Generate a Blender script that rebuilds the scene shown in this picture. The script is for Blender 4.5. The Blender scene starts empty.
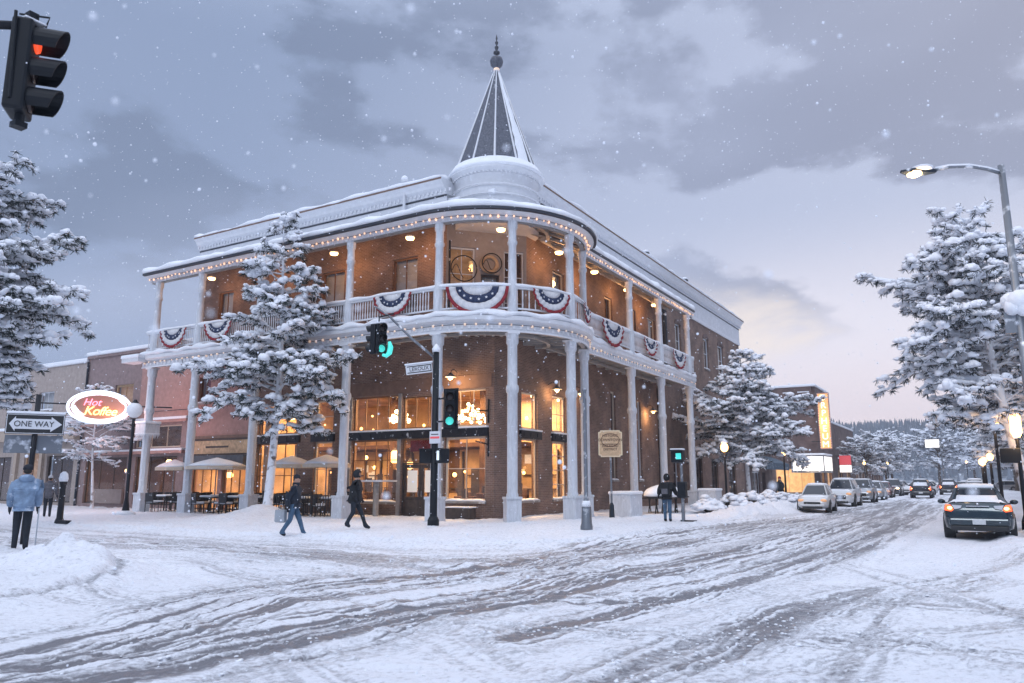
import bpy, bmesh, math, random
import numpy as np
from mathutils import Vector, Matrix, noise as mnoise
R=random.Random(7)
PI=math.pi
sc=bpy.context.scene
col=sc.collection
rad=math.radians
AZ=rad(30.9); SX,SY=math.sin(AZ),math.cos(AZ)      # street frame: s runs up the street, t runs to the left along the cross street
ROT=PI/2-AZ
def W(s,t,z=0.0): return Vector((s*SX-t*SY, 29+s*SY+t*SX, z))

# ------------------------------------------------------------------ materials
MATS={}
def mat(name,color,rough=0.6,metal=0.0,emis=None,es=0.0,var=0.0,vscale=4.0,bump=0.0,bscale=20.0,snow=0.0,spec=None,coat=0.0,streak=None):
    m=bpy.data.materials.new(name); m.use_nodes=True; nt=m.node_tree; N=nt.nodes; L=nt.links
    b=N['Principled BSDF']; b.inputs['Roughness'].default_value=rough; b.inputs['Metallic'].default_value=metal
    b.inputs['Base Color'].default_value=(*color,1)
    if spec is not None: b.inputs['Specular IOR Level'].default_value=spec
    if coat: b.inputs['Coat Weight'].default_value=coat
    tc=N.new('ShaderNodeTexCoord')
    out=None
    if var>0:
        n=N.new('ShaderNodeTexNoise'); n.inputs['Scale'].default_value=vscale; n.inputs['Detail'].default_value=6
        if streak:
            mp=N.new('ShaderNodeMapping'); mp.inputs['Scale'].default_value=streak; L.new(tc.outputs['Object'],mp.inputs[0]); L.new(mp.outputs[0],n.inputs['Vector'])
        else: L.new(tc.outputs['Object'],n.inputs['Vector'])
        mx=N.new('ShaderNodeMix'); mx.data_type='RGBA'
        mx.inputs['A'].default_value=(*[c*(1-var) for c in color],1); mx.inputs['B'].default_value=(*[min(1,c*(1+var)) for c in color],1)
        rp=N.new('ShaderNodeMapRange'); rp.inputs[1].default_value=.3; rp.inputs[2].default_value=.7
        L.new(n.outputs['Fac'],rp.inputs[0]); L.new(rp.outputs[0],mx.inputs['Factor']); out=mx.outputs['Result']
    if snow>0:   # frost and blown snow stuck to a surface in patches
        n2=N.new('ShaderNodeTexNoise'); n2.inputs['Scale'].default_value=3.5; n2.inputs['Detail'].default_value=7; L.new(tc.outputs['Object'],n2.inputs['Vector'])
        r2=N.new('ShaderNodeMapRange'); r2.inputs[1].default_value=.72-snow*.42; r2.inputs[2].default_value=.86-snow*.42
        L.new(n2.outputs['Fac'],r2.inputs[0])
        m2=N.new('ShaderNodeMix'); m2.data_type='RGBA'; m2.inputs['A'].default_value=(*color,1); m2.inputs['B'].default_value=(.82,.85,.9,1)
        if out: L.new(out,m2.inputs['A'])
        L.new(r2.outputs[0],m2.inputs['Factor']); out=m2.outputs['Result']
    if out: L.new(out,b.inputs['Base Color'])
    if bump>0:
        n3=N.new('ShaderNodeTexNoise'); n3.inputs['Scale'].default_value=bscale; n3.inputs['Detail'].default_value=5; L.new(tc.outputs['Object'],n3.inputs['Vector'])
        bp=N.new('ShaderNodeBump'); bp.inputs['Strength'].default_value=bump; bp.inputs['Distance'].default_value=.05
        L.new(n3.outputs['Fac'],bp.inputs['Height']); L.new(bp.outputs[0],b.inputs['Normal'])
    if emis:
        b.inputs['Emission Color'].default_value=(*emis,1); b.inputs['Emission Strength'].default_value=es
        m.cycles.emission_sampling='NONE' if es<1e9 else 'AUTO'
    MATS[name]=m; return m
def brick(name,c1,c2,mortar,scale=1.0,w=.22,h=.075):
    m=bpy.data.materials.new(name); m.use_nodes=True; nt=m.node_tree; N=nt.nodes; L=nt.links; b=N['Principled BSDF']
    tc=N.new('ShaderNodeTexCoord'); sp=N.new('ShaderNodeSeparateXYZ'); L.new(tc.outputs['Object'],sp.inputs[0])
    ad=N.new('ShaderNodeMath'); L.new(sp.outputs[0],ad.inputs[0]); L.new(sp.outputs[1],ad.inputs[1])
    cb=N.new('ShaderNodeCombineXYZ'); L.new(ad.outputs[0],cb.inputs[0]); L.new(sp.outputs[2],cb.inputs[1])
    bt=N.new('ShaderNodeTexBrick'); bt.inputs['Scale'].default_value=scale; bt.inputs['Brick Width'].default_value=w; bt.inputs['Row Height'].default_value=h
    bt.inputs['Mortar Size'].default_value=.008; bt.inputs['Color1'].default_value=(*c1,1); bt.inputs['Color2'].default_value=(*c2,1); bt.inputs['Mortar'].default_value=(*mortar,1)
    bt.inputs['Bias'].default_value=-.1
    L.new(cb.outputs[0],bt.inputs['Vector'])
    n=N.new('ShaderNodeTexNoise'); n.inputs['Scale'].default_value=.9; n.inputs['Detail'].default_value=8; L.new(tc.outputs['Object'],n.inputs['Vector'])
    mr=N.new('ShaderNodeMapRange'); mr.inputs[1].default_value=.3; mr.inputs[2].default_value=.7; mr.inputs[3].default_value=.65; mr.inputs[4].default_value=1.3; L.new(n.outputs['Fac'],mr.inputs[0])
    mx=N.new('ShaderNodeVectorMath'); mx.operation='SCALE'; L.new(bt.outputs['Color'],mx.inputs[0]); L.new(mr.outputs[0],mx.inputs['Scale'])
    L.new(mx.outputs[0],b.inputs['Base Color']); b.inputs['Roughness'].default_value=.85
    bp=N.new('ShaderNodeBump'); bp.inputs['Strength'].default_value=.5; bp.inputs['Distance'].default_value=.02; bp.invert=True
    L.new(bt.outputs['Fac'],bp.inputs['Height']); L.new(bp.outputs[0],b.inputs['Normal'])
    MATS[name]=m; return m
def glassmat(name,tint=(.9,.92,.95),gloss=.25,rough=.02):
    m=bpy.data.materials.new(name); m.use_nodes=True; nt=m.node_tree; N=nt.nodes; L=nt.links
    N.remove(N['Principled BSDF']); o=N['Material Output']
    t=N.new('ShaderNodeBsdfTransparent'); t.inputs[0].default_value=(*tint,1); g=N.new('ShaderNodeBsdfGlossy'); g.inputs['Roughness'].default_value=rough
    tc=N.new('ShaderNodeTexCoord'); ns=N.new('ShaderNodeTexNoise'); ns.inputs['Scale'].default_value=1.2; L.new(tc.outputs['Object'],ns.inputs['Vector'])
    bp=N.new('ShaderNodeBump'); bp.inputs['Strength'].default_value=.02; bp.inputs['Distance'].default_value=.02; L.new(ns.outputs['Fac'],bp.inputs['Height']); L.new(bp.outputs[0],g.inputs['Normal'])
    mx=N.new('ShaderNodeMixShader'); lw=N.new('ShaderNodeLayerWeight'); lw.inputs[0].default_value=.5
    pw=N.new('ShaderNodeMath'); pw.operation='POWER'; L.new(lw.outputs['Facing'],pw.inputs[0]); pw.inputs[1].default_value=3.0; ma=N.new('ShaderNodeMath'); ma.operation='MULTIPLY_ADD'; L.new(pw.outputs[0],ma.inputs[0]); ma.inputs[1].default_value=.45; ma.inputs[2].default_value=gloss*.4; L.new(ma.outputs[0],mx.inputs[0]); L.new(t.outputs[0],mx.inputs[1]); L.new(g.outputs[0],mx.inputs[2]); L.new(mx.outputs[0],o.inputs[0])
    MATS[name]=m; return m
WARM=(1.0,.50,.17)
mat('snow',(.86,.89,.94),.55,var=.03,vscale=3,bump=.35,bscale=14)
mat('tree_snow',(.84,.87,.93),.6,bump=.5,bscale=9)
mat('white',(.66,.68,.72),.5,var=.06,vscale=3,snow=.25)
mat('white_trim',(.72,.74,.78),.5,var=.05)
mat('column_white',(.60,.63,.68),.5,var=.12,vscale=5,snow=.25,streak=(3,3,.6))
brick('brick',(.225,.138,.105),(.155,.095,.075),(.28,.22,.19))
brick('brick_dark',(.15,.095,.085),(.11,.07,.065),(.2,.17,.16))
mat('stucco_pink',(.42,.25,.22),.85,var=.12,bump=.1)
mat('stucco_mauve',(.27,.20,.195),.85,var=.15,bump=.1)
mat('stucco_tan',(.38,.32,.29),.85,var=.12,bump=.1)
mat('stucco_beige',(.42,.34,.28),.85,var=.1,bump=.1)
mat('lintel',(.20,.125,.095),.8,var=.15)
mat('dark_wood',(.055,.04,.035),.6,var=.3,vscale=6)
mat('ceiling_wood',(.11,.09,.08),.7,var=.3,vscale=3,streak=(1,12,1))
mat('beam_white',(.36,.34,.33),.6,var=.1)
mat('black_metal',(.02,.022,.028),.4,.6,snow=.22)
mat('dark_metal',(.03,.04,.055),.45,.5,snow=.3)
mat('signal_black',(.006,.009,.014),.5,.0,snow=.06,spec=.3)
mat('grey_metal',(.22,.24,.27),.45,.7,snow=.4)
mat('bronze_frame',(.20,.10,.05),.5,var=.1)
mat('cream_frame',(.62,.52,.42),.5)
mat('bay_paint',(.33,.29,.27),.6,var=.1)
mat('slate',(.09,.10,.13),.6,var=.5,vscale=14,snow=.12)
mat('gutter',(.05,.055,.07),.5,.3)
mat('grey_awning',(.10,.11,.13),.8,var=.2)
mat('board',(.52,.36,.22),.7,var=.25,vscale=6)
mat('room_wall',(.60,.40,.22),.8,var=.35,vscale=1.2)
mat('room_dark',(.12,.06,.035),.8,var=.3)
mat('room_floor',(.16,.09,.05),.5)
mat('curtain',(.62,.40,.24),.9,var=.25,vscale=2,streak=(6,6,.3))
mat('curtain_lit',(.42,.30,.20),.9,emis=(1.0,.45,.16),es=.16,var=.35,vscale=1.6,streak=(1,1,2.5))
mat('blind',(.62,.60,.58),.9,var=.1)
mat('red_cloth',(.22,.015,.02),.8,var=.2)
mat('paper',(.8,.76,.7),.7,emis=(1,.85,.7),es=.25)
mat('bulb',(1,.8,.6),.4,emis=(1.0,.50,.26),es=1.3)
mat('bulb_soft',(1,.8,.6),.4,emis=(1.0,.60,.42),es=.42)
mat('lamp_glow',(1,.8,.5),.4,emis=(1.0,.62,.26),es=6)
mat('lamp_orange',(1,.7,.4),.4,emis=(1.0,.50,.16),es=5)
mat('chandelier_glow',(1,.9,.7),.4,emis=(1.0,.72,.38),es=9)
mat('globe_frost',(.75,.77,.82),.3,emis=(.8,.85,1),es=.15)
mat('neon_white',(.9,.95,1),.3,emis=(.72,.84,1.0),es=1.3)
mat('neon_orange',(1,.6,.3),.3,emis=(1.0,.55,.16),es=4)
mat('neon_pink',(1,.3,.5),.3,emis=(1.0,.28,.35),es=2.2)
mat('sign_back',(.32,.19,.16),.6,emis=(1,.3,.15),es=.12)
mat('sign_yellow',(.8,.5,.2),.6,emis=(1,.36,.12),es=.8)
mat('sign_letter',(1,.95,.8),.6,emis=(1,.86,.58),es=1.6)
mat('marquee_white',(1,.95,.9),.6,emis=(1,.93,.82),es=.95)
mat('sign_red',(.6,.1,.1),.6,emis=(1,.1,.14),es=.35)
mat('sign_black',(.02,.022,.025),.5)
mat('sign_white',(.72,.74,.78),.5,snow=.1)
mat('hist_board',(.62,.43,.26),.6,var=.15,vscale=10)
mat('hist_ink',(.10,.04,.02),.6)
mat('hist_edge',(.80,.66,.45),.6)
mat('signal_red',(.5,.03,.02),.3,emis=(1,.10,.03),es=1.1)
mat('signal_teal',(.05,.5,.45),.3,emis=(.08,.75,.68),es=.85)
mat('signal_off',(.03,.02,.02),.2)
mat('walk_white',(.7,.75,.8),.3,emis=(.7,.85,1),es=.9)
mat('cloth_white',(.70,.70,.72),.9,var=.05)
mat('cloth_red',(.26,.02,.03),.9,var=.15)
mat('cloth_blue',(.03,.045,.10),.9,var=.25,vscale=30)
mat('umbrella_cloth',(.62,.55,.46),.9,var=.06)
mat('bark',(.10,.075,.06),.9,var=.3,vscale=8,bump=.6,bscale=12,snow=.35)
mat('bark_snowy',(.13,.10,.085),.9,var=.3,vscale=8,bump=.6,bscale=12,snow=.9)
mat('needles',(.028,.042,.040),.8,var=.4,vscale=3)
mat('needles_grey',(.055,.068,.075),.8,var=.35,vscale=3)
mat('far_forest_hazed',(.085,.11,.14),.9,var=.4,vscale=.15)  # bluish lightening puts the haze of distance into the colour
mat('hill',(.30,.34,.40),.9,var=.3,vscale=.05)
mat('tyre',(.015,.015,.017),.8,snow=.2)
mat('rim',(.28,.29,.31),.3,.8)
mat('car_glass',(.02,.028,.04),.08,spec=.6)
mat('paint_teal',(.014,.034,.048),.25,.5,coat=1,var=.1,snow=.06)
mat('paint_white',(.60,.62,.64),.3,coat=.6,snow=.25)
mat('paint_silver',(.34,.36,.39),.3,.5,coat=.6,snow=.25)
mat('paint_dark',(.035,.04,.05),.3,.3,coat=.7,snow=.2)
mat('paint_red',(.16,.03,.03),.3,.2,coat=.7,snow=.2)
mat('car_trim',(.02,.022,.025),.5)
mat('chrome',(.6,.6,.62),.15,1)
mat('tail_lit',(.5,.02,.01),.25,emis=(1,.13,.04),es=2.6)
mat('tail_core',(1,.5,.3),.25,emis=(1,.42,.16),es=5)
mat('tail_off',(.28,.02,.02),.2)
mat('tail_clear',(.62,.64,.68),.2)
mat('head_amber',(.7,.4,.2),.2,emis=(1,.45,.2),es=.35)
mat('head_lit',(1,.9,.8),.2,emis=(1,.72,.42),es=7)
mat('plate',(.6,.62,.64),.5,var=.1,vscale=25)
mat('coat_blue',(.20,.29,.42),.9,var=.3,vscale=7,bump=1.0,bscale=9,snow=.3)
mat('coat_navy',(.014,.022,.038),.85,var=.3,vscale=7,bump=.4,snow=.1)
mat('coat_grey',(.12,.12,.14),.9,var=.3,vscale=9,snow=.15)
mat('coat_black',(.012,.014,.018),.9,var=.3,vscale=7,snow=.08)
mat('jeans',(.06,.12,.20),.9,var=.25,vscale=9)
mat('trouser_dark',(.014,.02,.03),.9,var=.3,vscale=9,snow=.08)
mat('skin_tone',(.42,.25,.18),.6)
mat('hair_dark',(.02,.016,.013),.8)
mat('knit_dark',(.015,.018,.028),.95,bump=.4,bscale=60)
mat('knit_light',(.45,.46,.50),.95)
mat('bag_cloth',(.36,.40,.45),.8,var=.15)
mat('chair_black',(.02,.021,.025),.5,snow=.2)
mat('stone',(.30,.28,.27),.8,var=.15,snow=.3)
mat('planter',(.30,.24,.22),.8,var=.1)
mat('awning_blue',(.05,.085,.12),.8,snow=.2)
mat('shop_lit',(.8,.45,.2),.6,emis=(1,.52,.18),es=1.1,var=.5,vscale=2)
mat('shrub',(.10,.075,.06),.9)
mat('flake',(.88,.92,1),.6)
glassmat('glass',gloss=.22); glassmat('glass_store',(.93,.93,.93),.12)
M=MATS

# ------------------------------------------------------------------ mesh builder
class MB:
    def __init__(s,tf=None): s.v=[];s.f=[];s.tf=tf;s.mi=[];s.cur=0
    def P(s,*p):
        p=tuple(p[0]) if len(p)==1 else p
        if s.tf: p=s.tf(*p)
        s.v.append(tuple(p)); return len(s.v)-1
    def F(s,*idx): s.f.append(tuple(idx)); s.mi.append(s.cur)
    def box(s,x0,x1,y0,y1,z0,z1):
        i=[s.P(x,y,z) for z in (z0,z1) for (x,y) in ((x0,y0),(x1,y0),(x1,y1),(x0,y1))]
        s.F(i[3],i[2],i[1],i[0]); s.F(*i[4:]);
        for k in range(4):
            j=(k+1)%4; s.F(i[k],i[j],i[4+j],i[4+k])
        return s
    def cb(s,cx,cy,cz,sx,sy,sz): return s.box(cx-sx/2,cx+sx/2,cy-sy/2,cy+sy/2,cz-sz/2,cz+sz/2)
    def lathe(s,prof,cx=0,cy=0,n=16,cap=True,sq=None):
        rings=[]
        for r,z in prof:
            rings.append([s.P(cx+r*math.cos(2*PI*k/n),cy+r*math.sin(2*PI*k/n),z) for k in range(n)])
        for a,b in zip(rings,rings[1:]):
            for k in range(n): s.F(a[k],a[(k+1)%n],b[(k+1)%n],b[k])
        if cap: s.F(*rings[0][::-1]); s.F(*rings[-1])
        return s
    def tube(s,pts,r,n=8,cap=True):
        pts=[Vector(p) for p in pts]; rs=r if isinstance(r,(list,tuple)) else [r]*len(pts)
        rings=[];up=Vector((0,0,1)); prev=None
        for i,p in enumerate(pts):
            d=(pts[min(i+1,len(pts)-1)]-pts[max(i-1,0)])
            if d.length<1e-7: d=Vector((0,0,1))
            d.normalize()
            a=prev if prev is not None else (up if abs(d.z)<.9 else Vector((1,0,0)))
            x=(a-d*a.dot(d))
            if x.length<1e-5: x=d.orthogonal()
            x.normalize(); prev=x; y=d.cross(x)
            rings.append([s.P(p+x*rs[i]*math.cos(2*PI*k/n)+y*rs[i]*math.sin(2*PI*k/n)) for k in range(n)])
        for a,b in zip(rings,rings[1:]):
            for k in range(n): s.F(a[k],a[(k+1)%n],b[(k+1)%n],b[k])
        if cap: s.F(*rings[0][::-1]); s.F(*rings[-1])
        return s
    def sphere(s,c,r,seg=8,rings=6,sc3=(1,1,1),jit=0,zf=1.0):
        rows=[]
        for j in range(rings+1):
            th=PI*j/rings
            if j in (0,rings): rows.append([s.P(c[0],c[1],c[2]+r*sc3[2]*math.cos(th)*(zf if j else 1))]); continue
            row=[]
            for k in range(seg):
                ph=2*PI*k/seg; q=1+R.uniform(-jit,jit)
                zz=math.cos(th); zz=zz*zf if zz<0 else zz
                row.append(s.P(c[0]+r*q*sc3[0]*math.sin(th)*math.cos(ph),c[1]+r*q*sc3[1]*math.sin(th)*math.sin(ph),c[2]+r*q*sc3[2]*zz))
            rows.append(row)
        for k in range(seg): s.F(rows[0][0],rows[1][k],rows[1][(k+1)%seg])
        for j in range(1,rings-1):
            for k in range(seg): s.F(rows[j][k],rows[j+1][k],rows[j+1][(k+1)%seg],rows[j][(k+1)%seg])
        for k in range(seg): s.F(rows[-2][k],rows[-1][0],rows[-2][(k+1)%seg])
        return s
    def prism(s,poly,z0,z1):
        a=[s.P(x,y,z0) for x,y in poly]; b=[s.P(x,y,z1) for x,y in poly]; n=len(poly)
        s.F(*a[::-1]); s.F(*b)
        for k in range(n): s.F(a[k],a[(k+1)%n],b[(k+1)%n],b[k])
        return s
    def loft(s,rings,closed=True,cap=True):
        ids=[[s.P(p) for p in r] for r in rings]; n=len(ids[0])
        for a,b in zip(ids,ids[1:]):
            for k in range(n if closed else n-1): s.F(a[k],a[(k+1)%n],b[(k+1)%n],b[k])
        if cap: s.F(*ids[0][::-1]); s.F(*ids[-1])
        return s
    def build(s,name,m,parent=None,smooth=False,loc=None,rot=0,bevel=0,recalc=True):
        me=bpy.data.meshes.new(name); me.from_pydata(s.v,[],s.f); 
        mm=m if isinstance(m,(list,tuple)) else [m]
        for x in mm: me.materials.append(M[x] if isinstance(x,str) else x)
        if len(mm)>1: me.polygons.foreach_set('material_index',s.mi)
        me.update()
        if recalc:
            b=bmesh.new(); b.from_mesh(me); bmesh.ops.recalc_face_normals(b,faces=b.faces); b.to_mesh(me); b.free()
        if smooth: me.polygons.foreach_set('use_smooth',[True]*len(me.polygons))
        if smooth=='auto':
            me.set_sharp_from_angle(angle=rad(40))
        o=bpy.data.objects.new(name,me); col.objects.link(o)
        if parent: o.parent=parent
        if loc is not None: o.location=loc
        o.rotation_euler[2]=rot
        if bevel:
            bv=o.modifiers.new('bevel','BEVEL'); bv.width=bevel; bv.segments=2; bv.limit_method='ANGLE'
        return o
def tag(o,label=None,cat=None,group=None,kind=None):
    if label: o['label']=label
    if cat: o['category']=cat
    if group: o['group']=group
    if kind: o['kind']=kind
    return o
def thing(name,label,cat,s,t,z=0.0,rot=0.0,group=None):
    o=bpy.data.objects.new(name,None); col.objects.link(o); o.location=W(s,t,z); o.rotation_euler[2]=ROT+rot; o.empty_display_size=.3
    return tag(o,label,cat,group)
def copy_tree(o,parent=None):
    c=o.copy(); col.objects.link(c); c.parent=parent
    for ch in list(o.children): copy_tree(ch,c)
    return c
def place(o,s,t,z=0,rot=0,label=None,group=None):
    o.location=W(s,t,z); o.rotation_euler[2]=ROT+rot
    if label: o['label']=label
    if group: o['group']=group
    return o
def light(name,kind,parent,loc,energy,color=(1,.58,.28),size=.15,rot=None,spread=None):
    l=bpy.data.lights.new(name,kind); l.energy=energy; l.color=color
    if kind=='AREA': l.shape='RECTANGLE'; l.size=size[0]; l.size_y=size[1]
    else: l.shadow_soft_size=size
    o=bpy.data.objects.new(name,l); col.objects.link(o); o.parent=parent; o.location=loc
    if rot: o.rotation_euler=rot
    return o
def text(name,body,size,m,parent,loc,rot,depth=.01,align='CENTER',sx=1.0,shear=0,spacing=1.0):
    c=bpy.data.curves.new(name,'FONT'); c.body=body; c.size=size; c.extrude=depth; c.align_x=align; c.align_y='CENTER'; c.shear=shear; c.space_character=spacing
    o=bpy.data.objects.new(name,c); col.objects.link(o)
    me=bpy.data.meshes.new_from_object(o.evaluated_get(bpy.context.evaluated_depsgraph_get()))
    bpy.data.objects.remove(o); bpy.data.curves.remove(c)
    me.materials.clear(); me.materials.append(M[m]); me.name=name
    o=bpy.data.objects.new(name,me); col.objects.link(o); o.parent=parent; o.location=loc; o.rotation_euler=rot; o.scale=(sx,1,1)
    return o

# ------------------------------------------------------------------ ground
def vnoise(x,y,seed=0):
    xi=np.floor(x).astype(np.int64); yi=np.floor(y).astype(np.int64); xf=x-xi; yf=y-yi
    def h(a,b):
        n=(a*374761393+b*668265263+seed*1274126177)&0xffffffff; n=((n^(n>>13))*1103515245)&0xffffffff; n=(n^(n>>16))&0xffff
        return n/65535.0
    u=xf*xf*(3-2*xf); v=yf*yf*(3-2*yf)
    return (h(xi,yi)*(1-u)+h(xi+1,yi)*u)*(1-v)+(h(xi,yi+1)*(1-u)+h(xi+1,yi+1)*u)*v
def fbm(x,y,o=4,seed=0):
    a=0.;k=1.;tot=0
    for i in range(o): a=a+k*vnoise(x*2**i,y*2**i,seed+i); tot+=k; k*=.5
    return a/tot
def sst(a,b,x): 
    t=np.clip((x-a)/(b-a),0,1); return t*t*(3-2*t)
# tyre tracks, as ground polylines in (s,t): centre line, width, strength
F_=760.;PT=math.atan(138.5/F_)
def gp(x,y):
    u=(x-512)/F_;v=(341.5-y)/F_; dy=math.cos(PT)-v*math.sin(PT); dz=math.sin(PT)+v*math.cos(PT); k=-1.68/dz
    X=u*k;Y=dy*k-29; return (X*SX+Y*SY,-X*SY+Y*SX)
TR=[([(-60,672),(0,660),(150,627),(250,598),(350,586),(425,577),(512,566),(620,548),(730,530),(830,515),(890,503)],.75,.9),
([(-30,683),(60,672),(180,652),(300,628),(400,612),(512,596),(590,578),(680,566),(780,545),(850,525),(910,502)],.55,1.0),
([(60,700),(240,655),(330,640),(450,612),(520,597),(612,600),(712,585),(812,556),(880,530),(930,505)],.4,.75),
([(512,640),(627,612),(712,590),(812,562),(862,545),(930,508)],.35,.8),
([(560,700),(662,660),(727,635),(772,622),(862,599),(977,580)],.35,.55),
([(600,700),(680,672),(732,648),(790,612),(860,590)],.3,.6),
([(50,541),(160,545),(250,548),(380,557),(500,560),(640,553),(760,535),(860,512)],.8,.55),
([(0,600),(160,604),(330,575),(500,577),(640,556)],.35,.35),
([(0,552),(200,560),(400,572),(560,574)],.6,.3)]
TR+=[([(470,628),(620,632),(760,640),(900,650),(1060,662)],.22,.42),([(600,596),(720,612),(860,636),(1040,668)],.2,.35),([(790,548),(880,575),(960,600),(1060,628)],.22,.4),([(820,700),(860,650),(900,610),(960,575),(1040,555)],.25,.35),
([(0,574),(120,600),(260,640),(330,690)],.3,.3),([(180,560),(300,590),(450,640),(560,700)],.25,.3),([(640,700),(760,668),(900,640),(1050,625)],.22,.35)]
TRK=[([gp(*p) for p in pl],w,k) for pl,w,k in TR]
for tt,k in ((-8.9,.35),(-9.6,.65),(-10.4,.45),(-11.2,.7),(-12.1,.45),(-13,.5)):
    TRK.append(([(4,tt+.3),(14,tt),(60,tt+.1),(160,tt)],.28,k))
TRK.append(([(-13.5,60),(-13,20),(-12.6,4),(-12.6,-10),(-13,-25)],.4,.35))
TRK.append(([(-11.4,60),(-11,20),(-11,4),(-11.2,-10)],.45,.4))
def segdist(px,py,pl):     # distance, signed side offset and length along a polyline
    d=np.full(px.shape,1e9); sg=np.zeros(px.shape); al=np.zeros(px.shape); L0=0.
    for (ax,ay),(bx,by) in zip(pl,pl[1:]):
        vx,vy=bx-ax,by-ay; l2=vx*vx+vy*vy+1e-9; l=l2**.5
        t=np.clip(((px-ax)*vx+(py-ay)*vy)/l2,0,1); e=np.hypot(px-ax-vx*t,py-ay-vy*t); m=e<d
        d=np.where(m,e,d); sg=np.where(m,e*np.sign(vx*(py-ay)-vy*(px-ax)),sg); al=np.where(m,L0+t*l,al); L0+=l
    return d,sg,al
def rbox(s,t,s0,t0,r):   # signed distance outside of region s>s0,t>t0 with rounded corner; negative inside
    qx=s0+r-s; qy=t0+r-t
    return np.where((qx>0)&(qy>0),np.hypot(qx,qy)-r,np.maximum(qx,qy)-r)
def ground(s,t):
    s=np.asarray(s,float); t=np.asarray(t,float)
    dA=rbox(s,t,-9.0,-6.3,4.5)                       # hotel pavement
    dB=rbox(-s,t,15.6,-3.4,4.5)                      # near left corner
    dC=rbox(s,-t,-7.5,15.95,3.5)                      # right hand pavement
    n1=fbm(s*.7,t*.7,4,3); n2=fbm(s*2.6,t*2.6,4,11); n3=fbm(s*9,t*9,3,23)
    wob=(n1-.5)*.6
    z=np.zeros(s.shape); road=np.ones(s.shape)
    for d,h in ((dA,.13),(dB,.14),(dC,.14)):
        ins=1-sst(-.12,.1,d+wob*.3); z=z+ins*h; road=road*(1-sst(-.5,.3,-d+wob))
        berm=np.exp(-((d-.25+wob*.6)/.42)**2); z=z+berm*(.06+.16*n2)*np.where(h>.135,1,.8)
    # ploughed bank on the near left corner
    z=z+.85*np.exp(-(((s+15.9)/1.0)**2+((t+.3)/1.5)**2))*(.35+.8*n2)*(1-sst(-.9,.2,dB))
    z=z+.12*np.exp(-(((s+14.6)/.6)**2+((t-4.5)/4)**2))*(.4+.8*n2)*(1-sst(-.6,.1,dB))
    z=z+.6*np.exp(-(((s+19.6)/.9)**2+((t+.2)/1.5)**2))*(.4+.9*n2)*(1-sst(-.6,.1,dB))
    z=z+.5*np.exp(-(((s+3)/1.)**2+((t-9.9)/1.1)**2))+.22*np.exp(-(((s+4.3)/1.5)**2+((t-9.5)/2.4)**2))
    # heap along the pavement edge by the parked cars
    z=z+.45*np.exp(-((t+5.6)/.9)**2)*sst(7,10,s)*(1-sst(40,60,s))*(.3+n2)
    slush=np.zeros(s.shape); streak=fbm(s*1.2+3,t*1.2,3,41)
    for i,(pl,w,k) in enumerate(TRK):
        d,sg_,al=segdist(s,t,pl); w2=w*(.8+.5*streak); env=np.exp(-(d/(w2*1.5))**4)
        lines=.5*vnoise(sg_*8.0+i*9,al*.2,50+i)+.5*vnoise(sg_*19.0,al*.45+i,80+i)      # tread lines running with the track
        cut=sst(.40,.62,lines)*(.55+.9*fbm(sg_*2+7,al*.5,2,33))
        e=env*cut; slush=np.maximum(slush,e*k*1.25)
        wide=np.exp(-(d/(w*3.2))**4)*sst(.56,.74,vnoise(sg_*4.5+3*i,al*.15,150+i))*.42*k; slush=np.maximum(slush,wide)
        z=z-(e*.016+wide*.010)*k*road+env*(1-cut)*.006*road+np.exp(-((d-w*1.75)/.13)**2)*.035*(n2**1.5)*road
    slush=slush*road
    gut=(np.exp(-((dA-.95)/.25)**2)*.4+np.exp(-((dB-.12)/.10)**2)*.85)*(.4+.8*streak); slush=np.maximum(slush,gut)
    foot=((fbm(s*2.2,t*2.2,2,77)>.62)).astype(float)*(1-road)
    n4=fbm(s*4.5+.6*t,t*1.6-.3*s,3,91); rut=slush/(slush+.25); z=z+(n1-.5)*.08+(n2-.5)*.07*(.5+1.3*(1-road))+(n3-.5)*.022+(n4-.5)*.03*road*(.5+rut)-foot*.03-(fbm(s*1.4+2,t*1.4,2,177)>.66)*.02*road
    return z,slush
def G(s,t):
    return float(ground(np.array([s]),np.array([t]))[0][0])
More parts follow.
